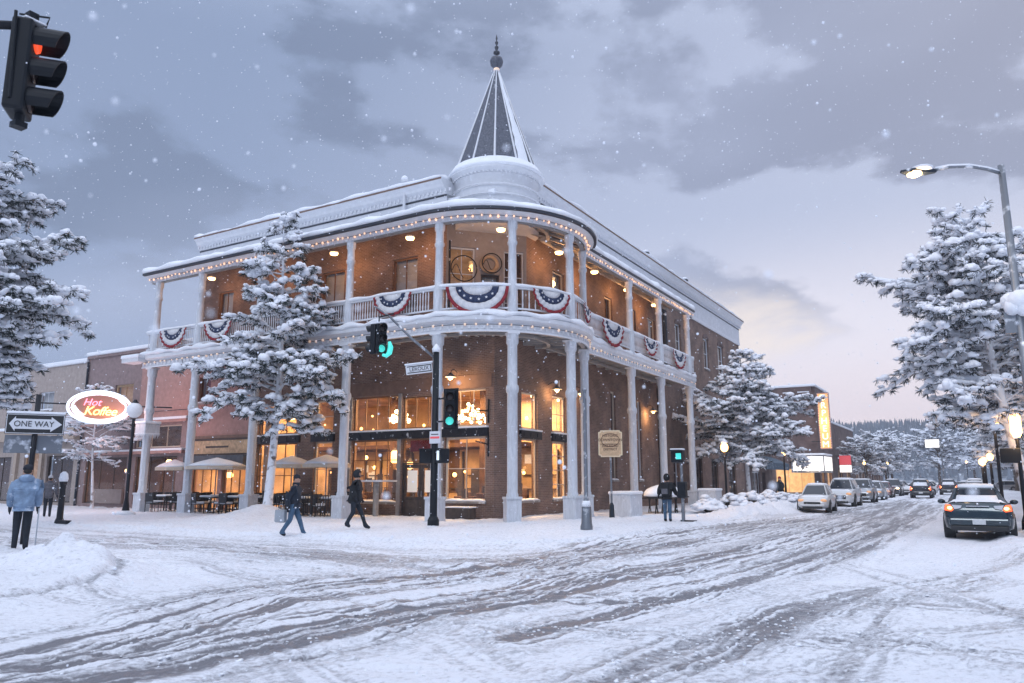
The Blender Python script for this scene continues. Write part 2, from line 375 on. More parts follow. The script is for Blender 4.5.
def build_ground():
    nr,na=0,900
    r=np.concatenate([1.2*np.power(4/1.2,np.linspace(0,1,40,endpoint=False)),4*np.power(34/4,np.linspace(0,1,620,endpoint=False)),34*np.power(600/34,np.linspace(0,1,200))])
    r=np.concatenate([np.linspace(.5,1.1,3),r]); nr=len(r)
    # angles dense inside the view, sparse round the back
    a=np.concatenate([np.linspace(-PI,-.75,60,endpoint=False),np.linspace(-.75,.75,na),np.linspace(.75,PI,61)[1:]]); na=len(a)
    rr,aa=np.meshgrid(r,a,indexing='ij'); X=rr*np.sin(aa); Y=rr*np.cos(aa)
    s=X*SX+(Y-29)*SY; t=-X*SY+(Y-29)*SX
    z,sl=ground(s,t); fade=1-sst(120,200,rr); z=z*fade; sl=sl*(1-sst(60,150,rr)*.6)
    # hold the floor flat inside the buildings
    co=np.stack([X,Y,z],-1).reshape(-1,3)
    i=np.arange((nr-1)*(na-1)); ri=i//(na-1); ai=i%(na-1); b=ri*na+ai
    f=np.stack([b,b+1,b+na+1,b+na],-1)
    me=bpy.data.meshes.new('snowy_ground'); me.vertices.add(len(co)); me.vertices.foreach_set('co',co.ravel())
    me.loops.add(f.size); me.loops.foreach_set('vertex_index',f.ravel().astype(np.int32)); me.polygons.add(len(f)); me.polygons.foreach_set('loop_start',np.arange(0,f.size,4,dtype=np.int32)); me.polygons.foreach_set('loop_total',np.full(len(f),4,dtype=np.int32))
    me.update(); me.polygons.foreach_set('use_smooth',[True]*len(f))
    at=me.attributes.new('slush','FLOAT','POINT'); at.data.foreach_set('value',sl.ravel().astype(np.float32))
    o=bpy.data.objects.new('snowy_ground',me); col.objects.link(o); tag(o,kind='structure')
    m=bpy.data.materials.new('ground_snow'); m.use_nodes=True; nt=m.node_tree;N=nt.nodes;L=nt.links;b=N['Principled BSDF']
    A=N.new('ShaderNodeAttribute'); A.attribute_name='slush'; tc=N.new('ShaderNodeTexCoord')
    n=N.new('ShaderNodeTexNoise'); n.inputs['Scale'].default_value=16; n.inputs['Detail'].default_value=12; n.inputs['Roughness'].default_value=.78
    mp=N.new('ShaderNodeMapping'); mp.vector_type='TEXTURE'; mp.inputs['Rotation'].default_value=(0,0,rad(22)); mp.inputs['Scale'].default_value=(1.8,1,1)
    L.new(tc.outputs['Object'],mp.inputs[0]); L.new(mp.outputs[0],n.inputs['Vector'])
    mm=N.new('ShaderNodeMath'); mm.operation='MULTIPLY_ADD'; mm.inputs[1].default_value=3.0; mm.inputs[2].default_value=-1.5; L.new(n.outputs['Fac'],mm.inputs[0])
    ad=N.new('ShaderNodeMath'); L.new(A.outputs['Fac'],ad.inputs[0]); L.new(mm.outputs[0],ad.inputs[1])
    mr=N.new('ShaderNodeMapRange'); mr.inputs[1].default_value=.06; mr.inputs[2].default_value=.85; L.new(ad.outputs[0],mr.inputs[0])
    # broad thin grey film under the snow on the road
    n4=N.new('ShaderNodeTexNoise'); n4.inputs['Scale'].default_value=.9; n4.inputs['Detail'].default_value=7; L.new(mp.outputs[0],n4.inputs['Vector'])
    c1=N.new('ShaderNodeMix'); c1.data_type='RGBA'; c1.inputs['A'].default_value=(.88,.90,.95,1); c1.inputs['B'].default_value=(.74,.77,.83,1); L.new(n4.outputs['Fac'],c1.inputs['Factor'])
    c2=N.new('ShaderNodeMix'); c2.data_type='RGBA'; c2.inputs['B'].default_value=(.175,.175,.195,1); L.new(c1.outputs['Result'],c2.inputs['A']); L.new(mr.outputs[0],c2.inputs['Factor'])
    L.new(c2.outputs['Result'],b.inputs['Base Color'])
    r2=N.new('ShaderNodeMapRange'); r2.inputs[3].default_value=.6; r2.inputs[4].default_value=.38; L.new(mr.outputs[0],r2.inputs[0]); L.new(r2.outputs[0],b.inputs['Roughness'])
    n5=N.new('ShaderNodeTexNoise'); n5.inputs['Scale'].default_value=16; n5.inputs['Detail'].default_value=8; n5.inputs['Roughness'].default_value=.65; L.new(tc.outputs['Object'],n5.inputs['Vector'])
    bp=N.new('ShaderNodeBump'); bp.inputs['Strength'].default_value=.75; bp.inputs['Distance'].default_value=.05; L.new(n5.outputs['Fac'],bp.inputs['Height']); L.new(bp.outputs[0],b.inputs['Normal'])
    me.materials.append(m)
build_ground()
cl=MB(); rc=random.Random(17); cand=[]
for i in range(2000):
    if i<1500:
        pl,w_,k_=TRK[rc.randrange(11)]; j_=rc.randrange(len(pl)-1); f_=rc.random(); s_=pl[j_][0]+(pl[j_+1][0]-pl[j_][0])*f_+rc.gauss(0,w_*1.1); t_=pl[j_][1]+(pl[j_+1][1]-pl[j_][1])*f_+rc.gauss(0,w_*1.1)
    else: s_=rc.uniform(-24,2); t_=rc.uniform(-14,4)
    p_=W(s_,t_)
    if 3.2<p_.y<26: cand.append((s_,t_))
zc=ground(np.array([c[0] for c in cand]),np.array([c[1] for c in cand]))[0]
R_old=R; R=rc
for (s_,t_),z_ in zip(cand,zc):
    p_=W(s_,t_); r_=min(.028,.004+abs(rc.gauss(0,.007))*(1+p_.y/20)); cl.sphere((p_.x,p_.y,float(z_)+r_*.2),r_,6,4,sc3=(rc.uniform(.8,1.6),rc.uniform(.8,1.4),.6),jit=.3)
R=R_old
tag(cl.build('snow_clods','snow',None,recalc=False,smooth=True),'small loose clods of snow scattered over the ruts of the road','snow clods',kind='stuff')
# kerb stone showing at the near left corner
k=MB(); pts=[]
for i in range(25):
    a=rad(-92+i*4.3); pts.append((-20.1+4.52*math.cos(a)+0*i,1.1+4.52*math.sin(a)))
ka=[(-20.1+ (4.50)*math.cos(rad(-95+4.5*i)),1.1+(4.50)*math.sin(rad(-95+4.5*i))) for i in range(22)]
kb=[(-20.1+ (4.55)*math.cos(rad(-95+4.5*i)),1.1+(4.55)*math.sin(rad(-95+4.5*i))) for i in range(22)]
for i in range(21):
    q=[ka[i],kb[i],kb[i+1],ka[i+1]]; k.prism([tuple(W(*p)[:2]) for p in q],-.1,.08)
tag(k.build('kerb','stone'),kind='structure')

# ------------------------------------------------------------------ hotel
hotel=thing('corner_hotel','two storey brick corner hotel with white columned verandahs, glowing windows and a pointed turret','building',0,0)
def plane_s(c): return lambda u,w,z:(c-w,u,z)     # wall facing the cross street; u = t
def plane_t(c): return lambda u,w,z:(u,c-w,z)     # wall facing the street; u = s
def wall(name,tf,a0,a1,z0,z1,ops,m,parent,th=.35):
    mb=MB(tf); A=sorted({a0,a1,*[x for o in ops for x in (o[0],o[1])]}); Z=sorted({z0,z1,*[x for o in ops for x in (o[2],o[3])]})
    A=[a for a in A if a0<=a<=a1]; Z=[z for z in Z if z0<=z<=z1]
    def hole(a,z): return any(o[0]<a<o[1] and o[2]<z<o[3] for o in ops)
    for i in range(len(Z)-1):
        j=0
        while j<len(A)-1:
            zc=(Z[i]+Z[i+1])/2
            if hole((A[j]+A[j+1])/2,zc): j+=1; continue
            k=j
            while k<len(A)-1 and not hole((A[k]+A[k+1])/2,zc): k+=1
            mb.box(A[j],A[k],-th,0,Z[i],Z[i+1]); j=k
    return mb.build(name,m,parent)
def window(tf,a0,a1,z0,z1,parent,nx=1,nz=2,fm='white_trim',gm='glass',back=None,fw=.07,sill='snow',setb=.12,bar=.035,name='window',backd=.3,header=None):
    f=MB(tf); 
    f.box(a0,a0+fw,-setb-.08,-setb,z0,z1); f.box(a1-fw,a1,-setb-.08,-setb,z0,z1); f.box(a0+fw,a1-fw,-setb-.08,-setb,z1-fw,z1); f.box(a0+fw,a1-fw,-setb-.08,-setb,z0,z0+fw)
    for i in range(1,nx):
        x=a0+(a1-a0)*i/nx; f.box(x-bar/2,x+bar/2,-setb-.06,-setb-.012,z0+fw,z1-fw)
    for i in range(1,nz):
        z=z0+(z1-z0)*i/nz; f.box(a0+fw,a1-fw,-setb-.065,-setb-.017,z-bar/2,z+bar/2)
    w=f.build(name,fm,parent)
    g=MB(tf); g.F(g.P(a0+fw,-setb-.04,z0+fw),g.P(a1-fw,-setb-.04,z0+fw),g.P(a1-fw,-setb-.04,z1-fw),g.P(a0+fw,-setb-.04,z1-fw)); g.build('pane',gm,w,recalc=False)
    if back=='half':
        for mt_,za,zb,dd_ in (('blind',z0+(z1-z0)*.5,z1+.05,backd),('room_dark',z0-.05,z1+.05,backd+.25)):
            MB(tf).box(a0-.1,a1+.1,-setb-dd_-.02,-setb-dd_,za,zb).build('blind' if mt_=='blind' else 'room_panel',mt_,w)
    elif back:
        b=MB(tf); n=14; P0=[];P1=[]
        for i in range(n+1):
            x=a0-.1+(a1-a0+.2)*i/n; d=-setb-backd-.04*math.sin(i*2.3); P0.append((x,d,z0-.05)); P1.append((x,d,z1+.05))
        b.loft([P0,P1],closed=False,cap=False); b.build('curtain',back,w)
    if sill:
        s=MB(tf); s.box(a0-.06,a1+.06,-setb,.09,z0-.11,z0-.02); s.build('sill','stone',w)
        s=MB(tf); n=10
        rings=[[(a0-.04+(a1-a0+.08)*i/n,w_,z0-.021+hh*(.6+.5*R.random())*(1 if 0<i<n else .3)) for (w_,hh) in ((-setb+.01,.0),(-setb+.02,.09),(-.0,.10),(.07,.06),(.085,0))] for i in range(n+1)]
        s.loft(rings,closed=True); s.build('snow_layer','snow',w,smooth=True)
    return w
TS=plane_s(2.2); TT=plane_t(2.2)
# openings on the cross street front (t0,t1,z0,z1)
L_low=[(7.35,10.1,.72,3.5),(7.35,10.1,3.92,5.52),(5.05,7.12,0,3.5),(5.05,7.12,3.84,5.4),(2.62,4.72,.82,3.5),(2.62,4.72,3.95,5.54),
 (11.35,12.55,.9,3.5),(11.35,12.55,3.92,5.5),(13.7,16.6,.3,3.5),(13.7,16.6,3.92,5.5)]
for tt in (): pass
wall('wall',TS,2.2,17.0,0,8.0,L_low,'brick',hotel)
L_left=[(17.3,19.2,.15,2.44),(19.5,21.6,.15,2.44),(20.56,21.56,5.87,7.3)]
wall('stucco_wall',TS,17.0,21.9,0,8.0,L_left,'stucco_pink',hotel)
R_low=[(4.5,6.0,.8,3.5),(4.5,6.0,3.95,5.6),(7.42,8.9,.8,3.5),(7.42,8.9,3.95,5.7),(14.45,15.15,1.7,6.6),(18.4,19.0,1.7,6.4),(24.6,25.6,.9,3.4),(29.5,31,.4,3.3),(33.2,35,.4,3.3),(38,40.3,.4,3.3)]
wall('wall',TT,2.55,43.2,0,8.0,R_low,'brick',hotel)
L_up=[(6.45,7.95,8.9,12.0),(11.0,12.55,8.9,12.0),(15.6,17.1,8.9,12.0),(19.2,20.4,8.9,12.0)]
wall('wall',TS,4.8,21.9,8.0,14.3,L_up,'brick',hotel)
R_up=[(7.6,8.9,8.9,12.0),(13.9,15.0,8.4,12.0),(17.7,18.6,8.9,12.0),(20.7,22.0,8.9,12.0),(26,27.2,10.2,12.6),(32.6,33.9,10.2,12.6),(36.5,38.1,10.2,12.6),(40.6,42.0,10.2,12.6)]
wall('wall',TT,5.0,43.2,8.0,14.3,R_up,'brick',hotel)
m=MB(); m.box(2.55,43.2,20,21.9,0,.1) ; 
m=MB(); m.box(43.0,43.35,2.2,21.9,0,14.3); m.box(2.2,43.0,21.9,22.2,7.6,14.3); m.build('wall','brick_dark',hotel)
# lintel bands
MB(TS).box(13.4,16.9,0,.03,5.58,6.15).build('lintel','lintel',hotel)
m=MB(TS); m.box(2.3,13.0,0.0,.03,5.58,6.15); m.build('lintel','lintel',hotel)
MB(TT).box(2.4,6.2,.0,.03,5.68,5.95).build('lintel','lintel',hotel)
m=MB(TT); m.box(7.2,9.1,0,.03,5.78,6.0)
m.build('lintel','lintel',hotel)
for s0,s1,z in ((14.35,15.25,6.6),(18.3,19.1,6.4)): MB(TT).box(s0,s1,0,.03,z+.01,z+.22).build('lintel','lintel',hotel)
# dark transom beams with a snow line
for tf,a,b in ((TS,2.45,4.9),(TS,4.95,10.25),(TS,11.2,12.7),(TS,13.5,16.8),(TT,4.3,6.2),(TT,7.3,9.0)):
    m=MB(tf); m.box(a,b,-.05,.12,3.5,3.86)
    x=a+.2
    while x<b-.1: m.box(x,x+.12,.121,.15,3.6,3.76); x+=.62
    bm_=m.build('shop_beam','black_metal',hotel)
    m=MB(tf); m.box(a,b,-.03,.16,3.862,3.94); m.build('snow_layer','snow',bm_,bevel=.02)
# shop windows
ws=[]
window(TS,7.35,10.1,.72,3.5,hotel,4,3,'bronze_frame','glass_store',sill='snow')
window(TS,7.35,10.1,3.92,5.52,hotel,4,1,'bronze_frame','glass_store',sill=None)
window(TS,5.05,7.12,3.94,5.4,hotel,3,1,'bronze_frame','glass_store',sill=None)
window(TS,5.05,7.12,2.47,3.5,hotel,1,1,'bronze_frame','glass_store',sill=None)
window(TS,2.62,4.72,.82,3.5,hotel,2,2,'cream_frame','glass_store',fw=.09)
window(TS,2.62,4.72,3.95,5.54,hotel,3,1,'cream_frame','glass_store',sill=None)
window(TS,11.35,12.55,.9,3.5,hotel,1,2,'cream_frame','glass_store')
window(TS,11.35,12.55,3.94,5.5,hotel,1,2,'cream_frame','glass_store',sill=None)
window(TS,13.7,16.6,.3,3.5,hotel,3,2,'bronze_frame','glass_store')
window(TS,13.7,16.6,3.94,5.5,hotel,3,1,'bronze_frame','glass_store',sill=None)
window(TT,4.5,6.0,.8,3.5,hotel,1,1,'cream_frame','glass_store'); window(TT,4.5,6.0,3.95,5.6,hotel,1,1,'cream_frame','glass_store',sill=None)
window(TT,7.42,8.9,.8,3.5,hotel,2,4,'cream_frame','glass_store',fw=.09); window(TT,7.42,8.9,3.95,5.7,hotel,2,2,'cream_frame','glass_store',sill=None,fw=.09)
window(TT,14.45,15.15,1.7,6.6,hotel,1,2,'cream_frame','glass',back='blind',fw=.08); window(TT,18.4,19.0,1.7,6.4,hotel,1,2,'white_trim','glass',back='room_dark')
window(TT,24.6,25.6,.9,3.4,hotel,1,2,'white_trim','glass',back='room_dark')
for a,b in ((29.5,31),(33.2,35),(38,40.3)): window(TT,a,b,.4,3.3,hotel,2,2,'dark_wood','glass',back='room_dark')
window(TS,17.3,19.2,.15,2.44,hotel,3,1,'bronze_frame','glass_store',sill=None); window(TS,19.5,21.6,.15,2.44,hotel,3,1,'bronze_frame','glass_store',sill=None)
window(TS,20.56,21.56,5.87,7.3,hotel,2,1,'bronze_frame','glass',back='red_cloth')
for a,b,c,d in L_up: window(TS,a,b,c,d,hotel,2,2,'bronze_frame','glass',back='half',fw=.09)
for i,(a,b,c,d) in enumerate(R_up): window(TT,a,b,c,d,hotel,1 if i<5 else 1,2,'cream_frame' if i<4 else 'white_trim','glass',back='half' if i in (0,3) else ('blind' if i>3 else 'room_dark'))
# arched brick heads over the far windows
for a,b in ((26,27.2),(32.6,33.9),(36.5,38.1),(40.6,42.0)):
    m=MB(TT); n=8; c=(a+b)/2; w=(b-a)/2+.12
    o=[(c-w*math.cos(PI*i/n),.05,12.55+.42*math.sin(PI*i/n)) for i in range(n+1)]; q=[(c-(w-.22)*math.cos(PI*i/n),.05,12.5+.2*math.sin(PI*i/n)) for i in range(n+1)]
    m.loft([[ (p[0],.06,p[2]),(r_[0],.06,r_[2]),(r_[0],0.0,r_[2]),(p[0],0.0,p[2])] for p,r_ in zip(o,q)]); m.build('brick_arch','brick_dark',hotel)
# double door
d=MB(TS); d.box(5.05,5.12,-.2,-.1,0,2.45); d.box(7.05,7.12,-.2,-.1,0,2.45); d.box(5.12,7.05,-.2,-.1,2.38,2.45); d.build('door_frame','dark_wood',hotel)
for a,b in ((5.13,6.07),(6.09,7.04)):
    d=MB(TS); d.box(a,b,-.19,-.12,.02,.95); d.box(a,a+.14,-.19,-.12,.95,2.37); d.box(b-.14,b,-.19,-.12,.95,2.37); d.box(a+.14,b-.14,-.19,-.12,2.2,2.37)
    d.box(a+.15,b-.15,-.121,-.10,.18,.78)
    dd=d.build('door','dark_wood',hotel,bevel=.01)
    d=MB(TS); d.box(a+.14,b-.14,-.165,-.155,.95,2.2); d.build('pane','glass_store',dd)
    d=MB(TS); d.box(a+.2,b-.2,-.15,-.135,1.15,2.1); d.build('poster','paper',dd)
    d=MB(TS); hx=b-.08 if a<5.5 else a+.08; d.tube([(hx,-.06,.95),(hx,-.04,1.05),(hx,-.06,1.2)],.015,6); d.build('handle','chrome',dd)
# street number over the window on the street side
text('house_number','1',.5,'white_trim',hotel,(8.15,2.18,6.3),(PI/2,0,0),.01)
# grey pilasters between the shop bays
for t0,t1 in ((7.14,7.33),(4.78,5.02),(10.12,10.3)):
    m=MB(TS); m.box(t0,t1,0,.06,.0,5.56); m.build('pilaster','stone',hotel)
# signboard, awning band and pink cornice on the left part
m=MB(TS); m.box(17.0,21.8,.03,.16,2.98,3.86); bd=m.build('signboard','board',hotel,bevel=.01)
m=MB(TS); m.box(17.0,21.8,.161,.19,3.76,3.86); m.box(17.0,21.8,.161,.19,2.98,3.06); m.box(18.6,20.4,.161,.185,3.37,3.46); m.build('moulding','dark_wood',bd)
m=MB(TS); m.box(17.0,21.8,.0,.5,2.4,2.96); m.build('awning_band','grey_awning',hotel,bevel=.03)
m=MB(TS); m.box(16.9,21.8,0,.2,3.87,4.02); m.build('cornice','lintel',hotel)

# interior of the ground floor
m=MB(); m.box(9.5,9.7,2.6,17,0,5.9); m.box(2.6,9.5,16.9,17.05,0,5.9); m.build('interior_wall','room_wall',hotel)
m=MB(); m.box(2.56,9.5,2.56,16.9,5.9,6.0); m.build('interior_ceiling','room_wall',hotel)
m=MB(); m.box(2.56,9.5,2.56,16.9,-.1,.14); m.build('interior_floor','room_floor',hotel)
m=MB(); m.box(6.5,6.6,17.1,21.8,0,2.9); m.box(2.6,6.5,21.7,21.85,0,2.9); m.build('interior_wall','room_wall',hotel)
m=MB(); m.box(9.48,9.499,5.4,7.0,.5,3.2); m.box(9.48,9.499,9.0,10.4,1.0,4.8); m.box(9.48,9.499,12.2,13.0,.2,4.2); m.build('doorway','room_dark',hotel)
# mezzanine band and columns give the room depth
m=MB()
for tt in (4.9,7.3,10.4,13.1): m.box(5.6,5.85,tt,tt+.25,.14,5.9)
m.box(6.5,9.5,3.6,16.9,3.3,3.5)
m.build('interior_post','room_dark',hotel)
for loc,e,sz in (((7.8,4.4,5.8),260,(1.2,1.2)),((4.6,3.7,5.7),130,(1.5,1.5)),((4.4,6,5.7),120,(1.5,1.5)),((4.4,9,5.7),170,(2,2)),((4.2,12.2,5.7),120,(1.5,1.5)),((4.2,15.2,5.7),110,(2,2)),((7,4.4,3.2),80,(2,2)),((7,9,3.2),110,(2,3)),((7,14,3.2),110,(2,3)),((7.6,3.8,5.8),90,(1,1)),((4.2,19.5,2.8),80,(2,2))):
    light('ceiling_light','AREA',hotel,loc,e*2.2,(1,.60,.29),sz)
# shelves / bar / screens seen through the glass
rr=random.Random(3)
m=MB()
for i in range(60):
    tt=rr.uniform(2.8,16.6); s0=rr.uniform(3.6,8.2); h=rr.uniform(.3,1.1); m.box(s0,s0+rr.uniform(.2,.6),tt,tt+rr.uniform(.2,.8),.14,.14+h)
m.build('furniture','room_dark',hotel,bevel=.02)
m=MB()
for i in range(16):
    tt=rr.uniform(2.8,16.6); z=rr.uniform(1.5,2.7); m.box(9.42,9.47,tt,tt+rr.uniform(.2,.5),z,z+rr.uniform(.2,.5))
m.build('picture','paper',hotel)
m=MB()
for i in range(26):
    s0=rr.uniform(4.5,9.3); tt=rr.uniform(2.9,16.6); z=rr.choice((rr.uniform(1.7,2.9),rr.uniform(4.2,5.2))); m.sphere((s0,tt,z),rr.uniform(.05,.12),7,5)
m.build('added_glow_bulbs','lamp_orange',hotel,smooth=True)  # randomly placed glowing spheres, added for bright spots in the room
m=MB()
for i in range(22):
    s0=rr.uniform(4.2,8.5); tt=rr.uniform(2.9,16.6); w_=rr.uniform(.15,.5); m.box(s0,s0+.08,tt,tt+w_,.14,rr.uniform(1.2,2.6))
for i in range(12):
    tt=2.9+i*1.15; m.box(9.35,9.45,tt,tt+.1,.14,3.2); m.box(9.35,9.45,tt+.1,tt+.9,1.2,1.26); m.box(9.35,9.45,tt+.1,tt+.9,1.9,1.96)
m.build('screen','dark_wood',hotel)
m=MB(TS); m.box(5.1,7.05,-.6,-.56,2.95,3.5); m.build('valance','red_cloth',hotel)
for a,b in ((13.75,14.3),(16.1,16.55),(11.4,11.75)):
    n=12
    for z0,z1 in ((.95,3.45),(3.96,5.45)):
        m=MB(TS); m.loft([[(a+(b-a)*i/n,-.45-.05*math.sin(i*2.4),z) for i in range(n+1)] for z in (z0,z1)],closed=False,cap=False); m.build('drape','curtain',hotel)

def chandelier(s,t,z,r,label,tiers=3,cat='lamp',m_='chandelier_glow',power=60,top=5.88):
    c=thing('chandelier',label,cat,s,t,z,0,'hanging lamps inside the hotel windows')
    b=MB(); b.tube([(0,0,0),(0,0,top-z)],.015,6)
    for k in range(tiers):
        rr_=r*(1-.28*k); zz=.22*k-.1
        b.tube([(rr_*math.cos(a*PI/8),rr_*math.sin(a*PI/8),zz) for a in range(17)],.018,5,cap=False)
    b.build('frame','bronze_frame',c)
    b=MB()
    for k in range(tiers):
        rr_=r*(1-.28*k); zz=.22*k-.05; n=int(12-3*k)
        for a in range(n):
            an=2*PI*a/n+k; b.sphere((rr_*math.cos(an),rr_*math.sin(an),zz+R.uniform(-.06,.08)),.065+R.uniform(0,.03),7,5)
    b.build('bulb_cluster',m_,c); light('lamp_light','POINT',c,(0,0,-.3),power,(1,.66,.33),.3)
    return c
chandelier(3.0,3.95,4.3,.8,'large bright crystal chandelier in the upper shop window right of the signal pole',5,power=60)
chandelier(4.3,6.05,4.45,.4,'round glowing chandelier in the upper window above the hotel doors',2,power=35)
chandelier(3.6,8.4,4.5,.45,'amber chandelier in the wide upper window left of the doors',3,power=50)
chandelier(3.5,15.0,4.9,.4,'amber chandelier behind the upper window beside the snowy tree trunk',2,power=50)
def pendant(s,t,z,label,h=.55,r=.16,m_='lamp_orange',power=25):
    c=thing('hanging_lantern',label,'lantern',s,t,z,0,'lanterns inside the hotel windows')
    b=MB(); b.lathe([(r*.7,0),(r,.08),(r,h-.1),(r*.6,h)],n=10); b.build('glass_shade',m_,c,smooth='auto')
    b=MB(); b.lathe([(r*.8,h),(r*.3,h+.1),(.01,h+.14)],n=10); b.tube([(0,0,h+.1),(0,0,max(h+.3,3.28-z))],.012,6); b.build('cap','dark_wood',c)
    light('lamp_light','POINT',c,(0,0,-.15),power,(1,.55,.22),.15); return c
pendant(3.2,6.0,2.55,'amber lantern glowing above the double doors')
pendant(4.4,9.3,2.5,'amber lantern in the lower window left of the doors',.6,.2)
pendant(4.2,8.2,2.2,'small amber lantern low in the window left of the doors',.4,.15)
pendant(3.6,20.3,1.8,'shaded lamp glowing in the shop window behind the umbrellas',.3,.2)

# ---------------------------------------------- verandah
CC=(3.5,3.4); CR=4.4; A0=PI; A1=2*PI-math.asin(3.6/4.4)
def edge(d,step=.35,t_end=21.9,s_end=22.3):
    P=[(-.9-d,t_end)]; n=int((t_end-CC[1])/step)
    P+=[(-.9-d,t_end-(t_end-CC[1])*i/n) for i in range(1,n)]
    na=34
    r=CR+d
    for i in range(na+1):
        a=A0+(A1-A0)*i/na; P.append((CC[0]+r*math.cos(a),CC[1]+r*math.sin(a)))
    # step back to the straight street front
    s0=CC[0]+r*math.cos(A1); y=-.2-(d*.35 if d>0 else d)
    n=int((s_end-(CC[0]+CR*math.cos(A1)))/step)
    P+=[(max(s0+.05,s0+(s_end-s0)*i/n),y+(0.0)) for i in range(0,n+1)]
    return P
def sweep(name,prof,m,parent,smooth=False,jit=0,step=.35,**k):
    mb=MB(); E_=[edge(d,step,**k) for d,z in prof]
    n=len(E_[0]); L_=min(len(e) for e in E_)
    rings=[]
    for i in range(L_):
        rings.append([(E_[j][i][0],E_[j][i][1],prof[j][1]+(jit*(mnoise.noise(Vector((E_[0][i][0]*1.3,E_[0][i][1]*1.3,j*.35)))) if jit and 0<j<len(prof)-1 else 0)) for j in range(len(prof))])
    mb.loft(rings); return mb.build(name,m,parent,smooth=smooth)
NE=[len(edge(d)) for d in (-3,0,.5)]
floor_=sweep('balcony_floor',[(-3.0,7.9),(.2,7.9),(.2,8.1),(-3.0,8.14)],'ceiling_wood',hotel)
sweep('fascia',[(.1,7.42),(.16,7.42),(.16,7.9),(.1,7.9)],'white',hotel)
sweep('moulding',[(.16,7.78),(.34,7.86),(.36,8.02),(.16,8.02)],'white_trim',hotel)
sweep('moulding',[(.161,7.40),(.2,7.40),(.2,7.47),(.161,7.47)],'white_trim',hotel)
sweep('snow_layer',[(-.05,8.1),(-.04,8.22),(.15,8.27),(.34,8.23),(.42,8.13),(.38,8.04),(.2,8.03)],'snow',floor_,True,.17,.16)
# upper roof
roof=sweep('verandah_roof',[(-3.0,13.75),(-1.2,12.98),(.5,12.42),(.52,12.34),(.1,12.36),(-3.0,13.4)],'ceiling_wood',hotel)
sweep('gutter',[(.48,12.30),(.60,12.32),(.60,12.42),(.48,12.44)],'gutter',hotel)
sweep('fascia',[(.08,12.0),(.14,12.0),(.14,12.34),(.08,12.34)],'white',hotel)
sweep('cove',[(.15,12.2),(.47,12.3),(.47,12.32),(.15,12.34)],'white_trim',hotel)
sweep('snow_layer',[(.6,12.43),(.66,12.52),(.6,12.64),(.3,12.78),(-.3,12.98),(-1.2,13.28),(-2.2,13.7),(-3.0,14.1),(-3.0,13.76),(-1.2,12.99)],'snow',roof,True,.14,.2)
# inner ceiling boards
# rafters and joists
def inward(i,d0,d1,E1,E2): return E1[i],E2[i]
E0=edge(0.05); E3=edge(-2.6)
idx=[]; acc=0; last=None
raf=MB(); joi=MB()
for i in range(0,min(len(E0),len(E3)),3):
    a,b=E0[i],E3[i]
    for mbx,za,zb,h in ((raf,12.2,13.2,.14),(joi,7.72,7.72,.14)):
        dx,dy=b[0]-a[0],b[1]-a[1]; L_=math.hypot(dx,dy) or 1; nx,ny=-dy/L_*.045,dx/L_*.045
        mbx.loft([[(p[0]-nx,p[1]-ny,z),(p[0]+nx,p[1]+ny,z),(p[0]+nx,p[1]+ny,z+h),(p[0]-nx,p[1]-ny,z+h)] for p,z in ((a,za),(b,zb))])
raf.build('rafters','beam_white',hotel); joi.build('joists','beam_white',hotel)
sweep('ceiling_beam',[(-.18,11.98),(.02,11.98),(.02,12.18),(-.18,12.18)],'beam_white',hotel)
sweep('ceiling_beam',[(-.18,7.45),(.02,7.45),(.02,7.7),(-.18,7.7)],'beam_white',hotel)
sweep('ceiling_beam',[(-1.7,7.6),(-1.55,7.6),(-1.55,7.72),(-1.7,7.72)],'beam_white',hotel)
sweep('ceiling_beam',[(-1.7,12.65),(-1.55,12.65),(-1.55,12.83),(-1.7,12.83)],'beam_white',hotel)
# dentils
for zz,dd,h,w in ((7.60,.16,.15,.10),(12.06,.14,.13,.08)):
    m=MB(); E_=edge(dd,.30)
    for (a,b) in zip(E_,E_[1:]):
        dx,dy=b[0]-a[0],b[1]-a[1]; L_=math.hypot(dx,dy)
        if L_<.05: continue
        cx,cy=(a[0]+b[0])/2,(a[1]+b[1])/2; ux,uy=dx/L_,dy/L_; ox,oy=uy,-ux
        # outward side
        if (cx+ox-6)**2+(cy+oy-8)**2<(cx-6)**2+(cy-8)**2: ox,oy=-ox,-oy
        q=[(cx-ux*w/2,cy-uy*w/2),(cx+ux*w/2,cy+uy*w/2),(cx+ux*w/2+ox*.04,cy+uy*w/2+oy*.04),(cx-ux*w/2+ox*.04,cy-uy*w/2+oy*.04)]
        m.prism(q,zz-h/2,zz+h/2); m.prism([(a[0],a[1]),(b[0],b[1]),(b[0]+ox*.012,b[1]+oy*.012),(a[0]+ox*.012,a[1]+oy*.012)],zz-h/2+.01,zz-h/2+.03)
    m.build('dentils','white_trim',hotel)
# railing
rail=sweep('railing',[(-.06,9.2),(.06,9.2),(.06,9.28),(-.06,9.28)],'white',hotel)
sweep('bottom_rail',[(-.04,8.36),(.04,8.36),(.04,8.43),(-.04,8.43)],'white',rail)
sweep('snow_layer',[(-.09,9.281),(-.1,9.36),(-.03,9.43),(.06,9.42),(.11,9.35),(.09,9.281)],'snow',rail,True,.06,.22)
m=MB(); E_=edge(0,.14); 
for p in E_[1:-1]: m.lathe([(.022,8.43),(.034,8.58),(.018,8.72),(.03,9.0),(.022,9.2)],p[0],p[1],5,cap=False)
# arc balusters denser
m.build('balusters','white',rail)
